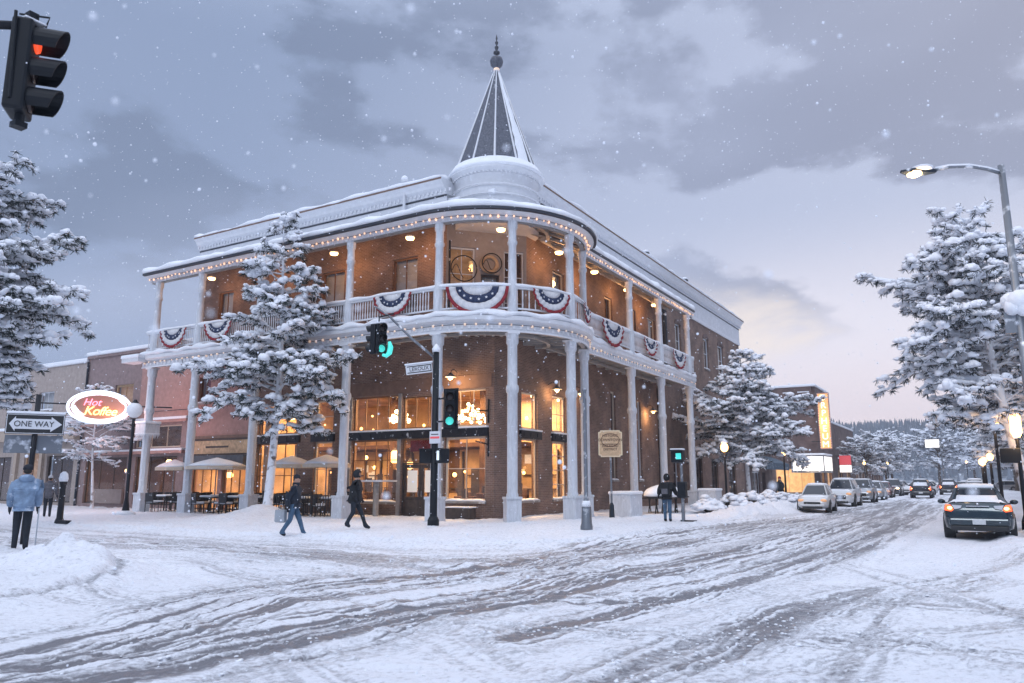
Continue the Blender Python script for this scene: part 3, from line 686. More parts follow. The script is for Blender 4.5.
# left end railing
m=MB(); 
for i in range(20): m.cb(-.8+i*.15,21.75,8.8,.04,.04,.8)
m.box(-.85,2.2,21.71,21.79,9.2,9.28); m.build('railing','white',hotel)
m=MB(); m.box(-1.6,-.9,21.5,22.9,7.7,7.9); m.build('bracket_shelf','white',hotel); m=MB(); m.box(-1.65,-.85,21.45,22.95,7.901,8.1); m.build('snow_layer','snow',hotel,bevel=.06)
# columns
cols=[(-.85,21.3,0),(-.85,17.8,0),(-.85,13.4,0),(-.85,7.75,0)]
for an in (186,226,266,300): cols.append((CC[0]+(CR-.05)*math.cos(rad(an)),CC[1]+(CR-.05)*math.sin(rad(an)),rad(an)))
cols+=[(11.75,-.15,0),(16.2,-.15,0),(21.3,-.15,0)]
def column_mesh():
    b=MB(); q=PI/8
    def oct_(r,z): return [(r*math.cos(q+k*PI/4),r*math.sin(q+k*PI/4),z) for k in range(8)]
    b.loft([oct_(r,z) for r,z in ((.24,1.05),(.23,1.15),(.205,1.2),(.205,5.0),(.24,5.05),(.26,5.18),(.24,5.3),(.20,5.35),(.195,6.9),(.25,7.0),(.25,7.42))])
    return b
first=None; ped0=None
for i,(s_,t_,a_) in enumerate(cols):
    if first is None:
        first=column_mesh().build('column','column_white',hotel,smooth='auto')
        b=MB(); b.box(-.29,.29,-.29,.29,0,.95); b.box(-.33,.33,-.33,.33,0,.14); b.box(-.32,.32,-.32,.32,.95,1.05); b.build('pedestal','column_white',first,bevel=.015)
        b=MB(); b.box(-.25,.25,-.25,.25,7.34,7.42); b.build('capital','white_trim',first,bevel=.01)
        c=first
        b=MB(); q=PI/8
        def oc(r,z): return [(r*math.cos(q+k*PI/4),r*math.sin(q+k*PI/4),z) for k in range(8)]
        b.loft([oc(r,z) for r,z in ((.22,8.1),(.22,9.3),(.18,9.36),(.16,11.0),(.20,11.06),(.21,11.16),(.17,11.22),(.165,11.65),(.21,11.75),(.21,12.02))]); up=b.build('upper_column','column_white',hotel,smooth='auto')
        u=up
    else:
        c=first.copy(); col.objects.link(c); c.parent=hotel
        for ch in first.children:
            d=ch.copy(); col.objects.link(d); d.parent=c
        u=up.copy(); col.objects.link(u); u.parent=hotel
    c.location=(s_,t_,0); c.rotation_euler[2]=a_; u.location=(s_,t_,0); u.rotation_euler[2]=a_
# string lights: one garland per bay, every bulb a part
allc=[(c[0],c[1]) for c in cols]
bulbmesh=MB().sphere((0,0,0),.045,7,5); bm0=None; bm1=None
def nearest(E_,p): return min(range(len(E_)),key=lambda i:(E_[i][0]-p[0])**2+(E_[i][1]-p[1])**2)
def garland(level,i0,i1,E_,z,n,label,grp,mname,drop):
    a=E_[i0]; g=thing('string_lights',label,'string lights',a[0],a[1],z,0,grp)
    pts=[(E_[i][0]-a[0],E_[i][1]-a[1],0.0) for i in range(i0,i1+1)]
    MB().tube(pts,.012,4).build('cable','gutter',g)
    L_=[0]
    for p,q in zip(pts,pts[1:]): L_.append(L_[-1]+math.dist(p,q))
    for k in range(n):
        d=(k+.5)/n*L_[-1]; j=max(i for i in range(len(L_)) if L_[i]<=d); j=min(j,len(pts)-2)
        f=(d-L_[j])/max(1e-6,L_[j+1]-L_[j]); p=Vector(pts[j]).lerp(Vector(pts[j+1]),f)
        global bm0,bm1
        if level==1:
            if bm0 is None: bm0=MB().sphere((0,0,0),.048,7,5,sc3=(1,1,1.2)).build('bulb',mname,g,smooth=True); o=bm0
            else: o=bm0.copy(); col.objects.link(o); o.parent=g
        else:
            if bm1 is None: bm1=MB().sphere((0,0,0),.055,7,5).build('bulb',mname,g,smooth=True); o=bm1
            else: o=bm1.copy(); col.objects.link(o); o.parent=g
        o.location=(p.x+R.uniform(-.04,.04),p.y+R.uniform(-.04,.04),drop+R.uniform(-.03,.02)); o.scale=(R.uniform(.6,1.15),)*3
EU=edge(.24,.2); EL=edge(.23,.2)
names=['left end bay','second bay from the left','bay behind the snowy tree','bay right of the tree','first bay of the rounded corner','rounded corner bay left of the turret axis','rounded corner bay right of the turret axis','corner bay where the verandah steps back','first bay along the street side','second bay along the street side','last bay on the street side']
for lv,E_,z,mn,grp,dens in ((1,EU,12.16,'bulb','string lights under the verandah roof',.30),(0,EL,7.68,'bulb_soft','string lights along the balcony edge',.42)):
    ids=[nearest(E_,c) for c in allc]; ids=[0]+ids[1:-1]+[len(E_)-1]
    for k,(i0,i1) in enumerate(zip(ids,ids[1:])):
        L_=sum(math.dist(E_[i],E_[i+1]) for i in range(i0,i1))
        wh='under the upper roof edge' if lv else 'along the balcony edge'
        garland(lv,i0,i1,E_,z,max(2,int(L_/dens)),f'warm string of bulbs {wh}, {["left end bay","second bay from the left","bay with the tree in front","bay left of the hanging traffic signal","bay under the turret, left of centre","bay under the turret, right of centre","short bay at the curve end","first straight bay on the street side","middle bay on the street side","far end bay on the street side"][k]}',grp,mn,-.02 if lv else 0)
# bunting
def bunting(a,b,z,label):
    cx,cy=(a[0]+b[0])/2,(a[1]+b[1])/2; dx,dy=b[0]-a[0],b[1]-a[1]; L_=math.hypot(dx,dy); an=math.atan2(dy,dx)
    o=bpy.data.objects.new('bunting',None); col.objects.link(o); o.location=W(cx,cy,z); o.rotation_euler[2]=ROT+an; o.empty_display_size=.2
    tag(o,label,'bunting','patriotic fan buntings on the balcony rail')
    w=L_/2; bands=[('blue_band','cloth_blue',.30,.58),('white_band','cloth_white',.0,.30),('white_band','cloth_white',.58,.86),('red_band','cloth_red',.86,1.0)]
    for nm,mt,r0,r1 in bands:
        m=MB(); n=36
        def pt(r,k):
            f=PI*k/n; x=-math.cos(f)*w*(.25+.75*r) if r>0.0 else -math.cos(f)*w*.25; zz=-math.sin(f)*w*.92*r; 
            return (x, -.17-.035*(1+math.sin(k*1.9))*(.3+r), zz*(1)+.0)
        rings=[]
        for r in (r0,(r0+r1)/2,r1-.01): rings.append([pt(r,k) for k in range(n+1)])
        m.loft(rings,closed=False,cap=False); ob=m.build(nm,mt,o,smooth=True); so=ob.modifiers.new('th','SOLIDIFY'); so.thickness=.015
        if nm=='blue_band':
            st=MB()
            for k in range(4,n-2,5):
                x,y,zz=pt((r0+r1)/2,k)
                st.loft([[(x+ (.05 if j%2==0 else .022)*w/1.0*math.cos(PI/2+j*PI/5),y-yy,zz+(.05 if j%2==0 else .022)*w*math.sin(PI/2+j*PI/5)) for j in range(10)] for yy in (.028,.034)])
            st.build('stars','cloth_white',ob)
    return o
Er=edge(.05,.1)
def pt_at(p): return Er[nearest(Er,p)]
def bun_between(c0,c1,f0,f1,label):
    i0,i1=nearest(Er,c0),nearest(Er,c1); a=Er[int(i0+(i1-i0)*f0)]; b=Er[int(i0+(i1-i0)*f1)]
    # along the rail, outward is -y of the bunting frame
    bunting(a,b,9.24,label)
B=bun_between
B(allc[0],allc[1],.25,.85,'red white and blue fan bunting at the left end of the balcony')
B(allc[1],allc[2],.2,.65,'red white and blue fan bunting half hidden behind the snowy tree')
B(allc[3],allc[4],.38,.82,'fan bunting directly above the hanging green traffic signal')
B(allc[4],allc[5],.12,.92,'widest fan bunting, on the rounded corner below the turret, left of the middle column')
B(allc[5],allc[6],.2,.93,'fan bunting on the rounded corner right of the middle column')
B(allc[6],allc[7],.3,.9,'fan bunting seen edge-on at the end of the curved balcony')
B(allc[7],allc[8],.32,.76,'fan bunting in the first straight bay of the street side')
B(allc[8],allc[9],.3,.75,'fan bunting in the middle bay of the street side')
B(allc[9],allc[10],.3,.75,'fan bunting in the far bay of the street side')
# chamfered bay on the upper floor
ca,cb_=Vector((2.2,4.8)),Vector((5.0,2.2)); u_=(cb_-ca).normalized(); n_=Vector((-u_.y,u_.x)); 
if n_.dot(Vector((-1,-1)))<0: n_=-n_
TB=lambda u,w,z:(ca.x+u_.x*u+n_.x*w,ca.y+u_.y*u+n_.y*w,z)
CL=(cb_-ca).length
ops=[(.12,1.35,8.5,12.2),(1.62,2.5,8.3,11.0),(2.72,3.7,8.5,12.2)]
wall('bay_wall',TB,0,CL,8.0,14.2,ops,'bay_paint',hotel,.25)
window(TB,.12,1.35,8.5,12.2,hotel,2,3,'white_trim','glass',back='curtain_lit',sill=None); window(TB,1.62,2.5,8.3,11.0,hotel,1,1,'dark_wood','glass',back='blind',sill=None,fw=.1); window(TB,2.72,3.7,8.5,12.2,hotel,1,3,'white_trim','glass',back='room_dark',sill=None)
def scroll(uc,zc,r,wd=.35):
    m=MB(TB)
    m.tube([(uc+r*math.cos(a*PI/12),wd,zc+r*math.sin(a*PI/12)) for a in range(25)],.028,6,cap=False)
    m.tube([(uc-r*.9+k_*.1*r,wd,zc-r*.2+.5*r*math.sin(k_*.55)) for k_ in range(10)],.018,5)
    m.build('iron_scroll','black_metal',hotel,smooth=True)
scroll(.75,11.1,.6); scroll(2.06,11.45,.46)
m=MB(TB); m.tube([(2.0+(.36)*math.cos(a*PI/12),.1,11.45+.36*math.sin(a*PI/12)) for a in range(25)],.09,8,cap=False); m.build('round_ornament','board',hotel,smooth=True)
m=MB(TB); m.tube([(.05,.5,8.2),(.05,.5,12.3)],.05,8); m.build('iron_post','black_metal',hotel)
# ceiling lamps of both verandahs (flush discs) and wall lamps
def disc_lamp(s,t,z,label,e,grp='round ceiling lamps under the verandah roof'):
    o=thing('ceiling_lamp',label,'lamp',s,t,z,0,grp)
    MB().lathe([(.16,0),(.2,-.05),(.17,-.12),(.05,-.15)],n=14).build('glass_bowl','lamp_glow',o,smooth=True)
    MB().lathe([(.21,-.03),(.21,.02)],n=14).build('collar','white_trim',o)
    light('lamp_light','POINT',o,(0,0,-.35),e,(1,.48,.17),.2); return o
disc_lamp(.8,19.3,12.4,'ceiling lamp under the roof at the far left end',65)
disc_lamp(.8,15.3,12.4,'ceiling lamp under the roof hidden by the snowy tree',75)
disc_lamp(.8,10.4,12.4,'ceiling lamp under the roof just right of the snowy tree',105)
disc_lamp(.8,5.8,12.4,'ceiling lamp under the roof left of the corner bay',95)
disc_lamp(1.9,1.7,12.4,'ceiling lamp under the roof in front of the corner bay',75)
disc_lamp(6.2,1.1,12.4,'ceiling lamp under the roof where the curve ends',90)
disc_lamp(10.2,1.1,12.4,'ceiling lamp in the first straight bay of the street side roof',95)
disc_lamp(14.6,1.1,12.4,'ceiling lamp in the second straight bay of the street side roof',95)
disc_lamp(19,1.1,12.4,'ceiling lamp in the last bay of the street side roof',95)
def wall_lamp(s,t,z,rot,label,e,m_='lamp_glow'):
    o=thing('wall_lamp',label,'lamp',s,t,z,rot,'gooseneck lamps on the brick wall')
    b=MB(); b.tube([(0,0,.25),(-.25,0,.38),(-.45,0,.3),(-.5,0,.16)],.018,6); b.build('arm','black_metal',o)
    b=MB(); b.lathe([(.05,.2),(.09,.14),(.22,.04),(.25,0)],-.5,0,14,cap=False); b.build('shade','grey_metal',o,smooth=True)
    b=MB(); b.sphere((-.5,0,.0),.12,10,8); b.build('bulb',m_,o,smooth=True)
    light('lamp_light','POINT',o,(-.5,0,-.2),e,(1,.58,.25),.12); return o
wall_lamp(1.9,3.9,6.0,0,'shaded lamp glowing beside the street name sign',95)
wall_lamp(7.0,2.2,5.9,PI/2,'wall lamp left of the house number on the street side',45)
wall_lamp(9.6,2.2,5.95,PI/2,'wall lamp between the corner columns on the street side',45)
wall_lamp(19.8,2.2,5.85,PI/2,'orange wall lamp high between the last two columns on the street side',85,'lamp_orange')

# parapet, turret
def swp(path,prof,name,m,parent,smooth=False,jit=0):
    # path: list of (x,y,nx,ny)
    mb=MB(); mb.loft([[(x+nx*d,y+ny*d,z+(jit*mnoise.noise(Vector((x*1.1,y*1.1,k*.3))) if jit and 0<k<len(prof)-1 else 0)) for k,(d,z) in enumerate(prof)] for x,y,nx,ny in path]); return mb.build(name,m,parent,smooth=smooth)
pl=[(2.2,22.3-i*.5,-1,0) for i in range(36)]; pr=[(5.1+i*.5,2.2,0,-1) for i in range(35)]+[(22.6+i*.5,2.2,0,-1) for i in range(43)]
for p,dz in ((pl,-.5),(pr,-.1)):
    swp(p,[(.501,15.78+dz),(.52,15.78+dz),(.52,15.855+dz),(.501,15.855+dz)],'edge_shade_strip','lintel',hotel); swp(p,[(.041,15.1+dz),(.07,15.1+dz),(.07,15.17+dz),(.041,15.17+dz)],'edge_shade_strip','gutter',hotel)  # brown edge under the snow; lower grey strip is cornice shade put in as colour
    swp(p,[(0,13.8),(.04,13.8),(.04,15.2+dz),(.0,15.2+dz)],'parapet','white',hotel)
    cor=swp(p,[(.0,15.2+dz),(.08,15.2+dz),(.12,15.36+dz),(.3,15.5+dz),(.36,15.62+dz),(.5,15.74+dz),(.5,15.86+dz),(-.5,15.9+dz),(-.5,15.2+dz)],'cornice','white_trim',hotel)
    swp(p,[(.5,15.862+dz),(.54,15.93+dz),(.5,16.0+dz),(.2,16.14+dz),(-.4,16.12+dz),(-.52,15.9+dz)],'snow_layer','snow',cor,True,.16)
    m=MB()
    for x,y,nx,ny in p:
        for k in (0,.25):
            xx,yy=(x,y-k) if nx else (x+k,y)
            a=(xx+nx*.08,yy+ny*.08); m.cb(a[0]+nx*.05,a[1]+ny*.05,15.33+dz,.1 if nx else .09,.1 if ny else .09,.14)
    for (x,y,nx,ny),(x2,y2,_,_) in zip(p,p[1:]): m.box(min(x,x2)-.1*(nx!=0),max(x,x2)+.001,min(y,y2)-.1*(ny!=0),max(y,y2)+.001,15.27+dz,15.29+dz)
    m.build('dentils','white_trim',hotel)
swp([(22.4+i*.5,2.2,0,-1) for i in range(43)],[(0.002,13.55),(.1,13.55),(.13,13.8),(.05,13.85),(.002,13.85)],'cornice','white_trim',hotel)
m=MB(); m.box(2.3,43,2.3,21.8,14.3,14.5); m.build('roof_deck','snow',hotel)
TC=(4.2,3.4)
def ring(prof,name,m,parent,n=32,smooth='auto'):
    b=MB(); b.lathe(prof,0,0,n); o=b.build(name,m,parent,smooth=smooth,loc=(TC[0],TC[1],0)); return o
drum=ring([(2.05,13.0),(2.05,14.75),(1.95,14.85),(1.95,15.15),(2.05,15.3),(2.05,15.36)],'turret_drum','white',hotel)
ring([(2.0,15.36),(2.14,15.44),(2.26,15.56),(2.26,15.64),(1.9,15.68)],'cornice','white_trim',drum)
m=MB()
for i in range(64):
    a=2*PI*i/64; m.cb(2.06*math.cos(a),2.06*math.sin(a),15.42,.12,.12,.12)
m.lathe([(1.9,15.38),(2.08,15.38),(2.08,15.40),(1.9,15.40)],0,0,64)
m.build('dentils','white_trim',drum)
for zz in (14.3,14.75): 
    b=MB(); b.lathe([(2.12,zz),(2.18,zz+.03),(2.12,zz+.08)],n=32,cap=False); b.build('band','white_trim',drum)
sn=ring([(2.27,15.64),(2.33,15.7),(2.28,15.8),(2.18,15.92),(2.08,16.1),(1.9,16.2)],'snow_layer','snow',drum,32,True)
sn.parent=drum; sn.location=(0,0,0)
for o in drum.children: o.location=(0,0,0)
# spire: eight faces
NS=12
sp=MB(); b=[(2.08*math.cos(2*PI*k/NS),2.08*math.sin(2*PI*k/NS),15.8) for k in range(NS)]; t_=[(.1*math.cos(2*PI*k/NS),.1*math.sin(2*PI*k/NS),21.5) for k in range(NS)]
sp.loft([b,t_]); spire=sp.build('spire','slate',hotel,loc=(TC[0],TC[1],0))
for k in range(NS):
    rb=MB(); rb.tube([b[k],t_[k]],[.055,.025],6); rb.build('rib','white_trim',spire)
# snow lying on some faces of the spire
for k in (1,4,8,11):
    j=(k+1)%NS; f=MB(); c=Vector(((b[k][0]+b[j][0])/2,(b[k][1]+b[j][1])/2,0)).normalized()*.03
    n=14; rg=[]
    for i in range(n+1):
        v=i/n*.96; p=Vector(b[k]).lerp(Vector(t_[k]),v); q=Vector(b[j]).lerp(Vector(t_[j]),v); e0=.1+.12*R.random(); e1=.9-.12*R.random()
        rg.append([p.lerp(q,e0)+c*.2,p.lerp(q,.5)+c*1.3,p.lerp(q,e1)+c*.2])
    f.loft(rg,closed=False,cap=False); f.build('snow_layer','snow',spire)
fn=MB(); fn.lathe([(.12,21.45),(.14,21.6),(.29,21.75),(.33,21.95),(.28,22.12),(.12,22.2),(.05,22.24)],n=14); fo=fn.build('finial','slate',spire,smooth=True)
fn=MB(); fn.lathe([(.04,22.2),(.04,22.3),(.16,22.38),(.16,22.46),(.03,22.5),(.1,22.68),(.1,22.74),(.025,22.8),(.08,22.95),(.08,23.0),(.02,23.05),(.05,23.2),(.01,23.4)],n=10); fn.build('finial_tip','gutter',fo,smooth=True)
fn=MB(); fn.lathe([(.11,21.4),(.15,21.5),(.13,21.6)],n=12); fn.build('uplight','bulb_soft',fo)
# roof vents
for s_,t_,z_,lab in ((23.4,3.2,16.2,'small snow-topped vent pipe on the hotel roof nearer the turret'),(31.8,3.2,16.2,'small snow-topped vent pipe farther along the hotel roof')):
    v=thing('roof_vent',lab,'vent',s_,t_,14.5); MB().lathe([(.16,0),(.16,2.3),(.26,2.35),(.26,2.65),(.1,2.7)],n=10).build('pipe','dark_metal',v); MB().sphere((0,0,2.75),.24,10,6,sc3=(1,1,.5)).build('snow_cap','snow',v,smooth=True)
v=thing('roof_vent','thin snow-capped standpipe on the parapet left of the turret','vent',1.9,7.1,13.9); MB().lathe([(.07,0),(.07,1.7),(.16,1.75),(.16,1.85)],n=10).build('pipe','white',v); MB().sphere((0,0,1.9),.17,10,6).build('snow_cap','snow',v,smooth=True)

# ------------------------------------------------------------------ trees
def interp(tab,u):
    for (a,x),(b,y) in zip(tab,tab[1:]):
        if u<=b: return x+(y-x)*(u-a)/(b-a)
    return tab[-1][1]
def snowy_tree(label,s,t,z,H,crown0,prof,seed,trunk_r=.2,lean=(0,0),snowy=.9,step=.42,dens=1.0,blob=.22,name='snowy_pine',group=None,nmat='needles',upsweep=.12,bark='bark',az_bias=None,offs=(0,0),wh=(3,6),frost=.25):
    global R
    Rs=R; R=random.Random(seed)
    o=thing(name,label,'tree',s,t,z,0,group)
    def axis(zz): f=zz/H; return Vector((lean[0]*f+.12*math.sin(f*5+seed),lean[1]*f+.1*math.sin(f*4+2*seed),zz))
    tr=MB(); n=14; pts=[axis(H*i/n) for i in range(n+1)]; rs=[trunk_r*(1-.9*i/n)*(1.25 if i==0 else 1) for i in range(n+1)]
    tr.tube([pts[0]-Vector((0,0,.3))]+pts,[trunk_r*1.5]+rs,9); tr.build('trunk',bark,o,smooth=True)
    br=MB(); nd=MB(); sn=MB(); fr=MB()
    def ridge(P_,r0):
        n_=len(P_); sn.tube([Vector(q)+Vector((R.gauss(0,.012),R.gauss(0,.012),.025+R.uniform(0,.02))) for q in P_],[r0*(.35 if i in (0,n_-1) else R.uniform(.75,1.25)) for i in range(n_)],6)
    def pillow(p,r,fl=.9):
        r*=.86
        for q_ in range(4):
            k_=1 if q_==0 else R.uniform(.45,.8); sn.sphere((p[0]+(0 if q_==0 else R.gauss(0,.6)*r),p[1]+(0 if q_==0 else R.gauss(0,.6)*r),p[2]+(0 if q_==0 else R.uniform(-.3,.25)*r)),r*k_,7,5,sc3=(R.uniform(.8,1.2),R.uniform(.8,1.2),fl*R.uniform(.75,1.25)),jit=.16,zf=.5)
    def tuft(p,L_,n,dirn):
        for i in range(n):
            d=Vector((R.gauss(0,1),R.gauss(0,1),R.gauss(-.25,.75)))+dirn*.8
            if d.length<.1: continue
            d.normalize(); q=p+d*L_*R.uniform(.7,1.15); w=d.cross(Vector((R.gauss(0,1),R.gauss(0,1),R.gauss(0,1))))
            if w.length<.01: continue
            w=w.normalized()*L_*.13; mb_=fr if R.random()<frost+.12*(d.z>0) else nd; a=mb_.P(p-w*.6); b=mb_.P(p+w*.6); c=mb_.P(q+w*.25); e=mb_.P(q-w*.25); mb_.F(a,b,c,e)
    zz=crown0
    while zz<H-.15:
        u=(zz-crown0)/(H-crown0); rmax=interp(prof,u)
        for k in range(R.randint(*wh) if u<.85 else 3):
            az=R.uniform(0,2*PI); L_=rmax*R.uniform(.5,1.15); us=R.uniform(-.1,.30)
            if az_bias: L_*=1+az_bias[1]*math.cos(az-az_bias[0])
            if L_<.15: continue
            d=Vector((math.cos(az),math.sin(az),0)); p0=axis(zz+R.uniform(-.2,.2)); m_=6; P=[]
            for i in range(m_+1):
                f=i/m_; P.append(p0+d*L_*f+Vector((0,0,L_*((upsweep+us)*2*f-.33*f*f)))+Vector((R.gauss(0,.02),R.gauss(0,.02),R.gauss(0,.02)))*L_)
            br.tube(P,[trunk_r*.28*(1-.8*i/m_)*(.5+.5*min(1,L_/3)) for i in range(m_+1)],5,cap=False)
            ridge(P[2:],blob*.38)
            nt=max(2,int(L_/.30*dens))
            for j in range(nt):
                f=.25+.75*(j+.6)/nt; i=min(int(f*m_),m_-1); p=P[i].lerp(P[i+1],f*m_-i)
                side=(1 if j%2 else -1)*R.uniform(.5,1.2); dv=(Matrix.Rotation(side,3,'Z')@d)
                tl=(.30+.32*L_*(1-f)**.8)*R.uniform(.7,1.2) if f<.96 else .12
                e=p+dv*tl+Vector((0,0,.02+R.gauss(0,.14)))
                br.tube([p,p.lerp(e,.5)+Vector((0,0,.04)),e],[.018,.014,.008],4,cap=False); ridge([p,p.lerp(e,.3)+Vector((0,0,.03)),p.lerp(e,.65)+Vector((0,0,.03)),e+dv*.06],blob*R.uniform(.28,.42))
                ns=max(1,int(tl/.28))
                for q in range(ns+1):
                    g=(q+.6)/(ns+.6); c=p.lerp(e,g)
                    tuft(c,.21*blob/.22,int(13*dens+4),(dv+Vector((0,0,-.25))))
                    if R.random()<snowy*.7:
                        pillow(c+Vector((R.gauss(0,.04),R.gauss(0,.04),.07)),blob*R.uniform(.4,.95)*(1.1 if q==ns else .85))
                        if R.random()<.45: pillow(c+Vector((R.gauss(0,.12),R.gauss(0,.12),.03)),blob*R.uniform(.3,.6),.8)
            tip=P[-1]; tuft(tip,.22*blob/.22,14,d)
            if R.random()<.9: pillow(tip+Vector((0,0,.05)),blob*R.uniform(.6,.9))
        zz+=step*R.uniform(.7,1.3)
    top=axis(H); tuft(top,.25,16,Vector((0,0,1.5))); pillow(top+Vector((0,0,-.05)),blob*.7,1.0); pillow(top+Vector((.05,0,.15)),blob*.4,1.2)
    br.build('limbs',bark,o,recalc=False); nd.build('foliage',nmat,o,recalc=False); fr.build('frosted_foliage','tree_snow',o,recalc=False); sn.build('snow_cover','tree_snow',o,smooth=True,recalc=False)
    R=Rs; return o
PR=[(0,1.5),(.06,2.9),(.16,3.6),(.28,3.2),(.4,3.0),(.52,2.5),(.64,1.7),(.74,1.4),(.84,1.0),(.93,.55),(1,.12)]
snowy_tree('tall snow-laden pine growing in front of the hotel verandah',-2.8,9.9,.15,12.9,3.9,PR,5,.2,(.2,.1),bark='bark_snowy',blob=.25,step=.5,wh=(4,5),frost=.12,upsweep=.05,dens=1.05)
snowy_tree('big dark snow-laden pine at the left edge beside the one way sign',-12.6,15.2,.12,13.9,4.3,[(0,2.2),(.1,3.6),(.3,3.8),(.5,3.1),(.7,2.6),(.85,1.6),(1,.3)],11,.26,blob=.24,az_bias=(-PI/3,.05),step=.42,wh=(4,6),frost=.12)
snowy_tree('small spindly tree with a white trunk under the neon sign',0.2,27.6,.12,6.9,2.7,[(0,1.2),(.2,2.3),(.5,2.1),(.8,1.2),(1,.3)],21,.09,blob=.14,bark='bark_snowy',dens=.8,name='snowy_tree',nmat='needles_grey')
snowy_tree('bushy snow-covered pine on the street side pavement beyond the hotel verandah',27.5,-1.9,.12,10.2,2.9,[(0,2.6),(.12,5.0),(.3,4.6),(.5,3.6),(.7,2.6),(.85,1.4),(1,.3)],31,.16,blob=.25,step=.42,bark='bark_snowy',wh=(4,7))
snowy_tree('large snow-covered tree with forked trunk behind the dark sedan',4.4,-16.5,.12,11.0,3.3,[(0,1.6),(.1,3.0),(.3,3.8),(.45,3.5),(.52,2.5),(.66,2.3),(.8,1.5),(.92,.9),(1,.25)],41,.2,lean=(.8,1.3),blob=.22,step=.36,bark='bark_snowy',nmat='needles_grey',wh=(4,7),az_bias=(PI/2,.1))
snowy_tree('broad snow-covered tree behind the street lamp on the right pavement',14.5,-18.6,.12,10.0,3.2,[(0,2.6),(.15,4.3),(.4,5.0),(.6,4.6),(.8,3.0),(.92,1.6),(1,.4)],51,.22,lean=(0,.6),blob=.24,step=.42,bark='bark_snowy',nmat='needles_grey',wh=(4,7))
tb=snowy_tree('snow-covered street tree on the right pavement, third from the camera',27,-18.2,.12,8.6,2.6,[(0,2.5),(.15,4.2),(.4,4.2),(.6,3.4),(.8,2.2),(1,.4)],61,.2,blob=.24,step=.42,group='trees along the right pavement',nmat='needles_grey')
for i,(s_,t_,r_,zr,lab) in enumerate(((39,-19.2,1.3,1.05,'snow-covered street tree on the right pavement, fourth from the camera'),(56,-19.6,2.5,1.1,'snow-covered street tree on the right pavement, fifth from the camera'),(78,-20.5,3.9,1.2,'snow-covered street tree on the right pavement, behind the far parked cars'),(108,-20,.6,1.3,'farthest snow-covered tree on the right side of the street'))):
    c=copy_tree(tb); place(c,s_,t_,.1,r_,lab); c.scale=(zr,zr,zr)
tl=copy_tree(tb); place(tl,84,-3.0,.1,.8,'snow-covered street tree on the left side just beyond the theatre marquee','trees along the left pavement'); tl.scale=(.8,.8,.9)
for i,(s_,t_,r_,zr,lab) in enumerate(((98,-4.0,1.9,1.0,'snow-covered tree on the left side of the street, behind the row of parked cars'),(118,-3.2,2.9,1.1,'farthest snow-covered tree on the left side of the street'),(150,-9,.3,1.5,'dark snow-covered evergreen at the far end of the street'),(165,-22,1.3,1.5,'snow-covered evergreen closing the far right of the street'),(190,-15,2.2,1.7,'tallest snow-covered evergreen at the very end of the street'))):
    c=copy_tree(tb); place(c,s_,t_,.1,r_,lab,'trees along the left pavement'); c.scale=(zr,zr,zr)
# snow-laden shrubs along the kerb beyond the verandah
def shrub(label,s,t,w,h,seed):
    global R
    Rs=R; R=random.Random(seed); o=thing('snowy_shrub',label,'shrub',s,t,.1,0,'snow-buried shrubs along the kerb')
    st=MB(); sn=MB()
    for i in range(70):
        a=R.uniform(0,2*PI); q=R.random()**.5; e=Vector((math.cos(a)*w*q,math.sin(a)*w*.55*q,h*(1-.6*q*q)*R.uniform(.7,1.1)))
        st.tube([e*.1,e*.6+Vector((0,0,.1)),e],[.014,.01,.005],4,cap=False)
        sn.sphere(e*R.uniform(.75,1),R.uniform(.10,.22),7,5,sc3=(1.2,1.2,.7),jit=.15,zf=.5)
        for k in range(4): f=e*R.uniform(.5,1.05)+Vector((R.gauss(0,.1),R.gauss(0,.1),R.gauss(0,.05))); st.tube([e*.7,f],[.008,.003],3,cap=False)
    st.build('twigs','shrub',o); sn.build('snow_cover','tree_snow',o,smooth=True,recalc=False); R=Rs
for i,(s_,t_,w_,h_,l_) in enumerate(((12.3,-3.7,1.3,.75,'snow-buried shrub nearest the last verandah column'),(14.6,-4.1,1.4,.9,'snow-buried shrub left of the pavement lantern'),(17.2,-4.6,1.5,.95,'snow-buried shrub behind which the pavement lantern stands'),(20,-5,1.5,1.0,'snow-buried shrub right of the pavement lantern'),(22.6,-5.2,1.3,.9,'snow-buried shrub beside the parked white hatchback'))): shrub(l_,s_,t_,w_,h_,100+i)

# ------------------------------------------------------------------ hills and far forest
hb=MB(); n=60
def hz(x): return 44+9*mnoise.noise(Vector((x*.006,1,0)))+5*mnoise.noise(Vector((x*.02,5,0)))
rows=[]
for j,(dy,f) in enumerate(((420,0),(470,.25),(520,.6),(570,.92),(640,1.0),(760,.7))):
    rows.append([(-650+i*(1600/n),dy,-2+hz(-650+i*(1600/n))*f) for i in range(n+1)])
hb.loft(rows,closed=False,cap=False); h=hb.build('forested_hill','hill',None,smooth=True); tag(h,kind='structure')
fb=MB(); rf=random.Random(5)
def hill_z(x,y):
    yy=[420,470,520,570,640,760]; ff=[0,.25,.6,.92,1,.7]
    for a,b,c,d in zip(yy,yy[1:],ff,ff[1:]):
        if a<=y<=b: return -2+hz(x)*(c+(d-c)*(y-a)/(b-a))
    return -2
for i in range(5200):
    y=rf.uniform(425,640); x=rf.uniform(100,620) if i<4600 else rf.uniform(-500,100); z=hill_z(x,y); h_=rf.uniform(6,11); w=h_*.21
    for k in range(4):
        zb=z+h_*(.12+.2*k); r_=w*(1-.2*k); n_=5; top=fb.P(x,y,zb+h_*.34); ring_=[fb.P(x+r_*math.cos(a*2*PI/n_+k)*rf.uniform(.7,1.2),y+r_*math.sin(a*2*PI/n_+k),zb) for a in range(n_)]
        for a in range(n_): fb.F(ring_[a],ring_[(a+1)%n_],top)
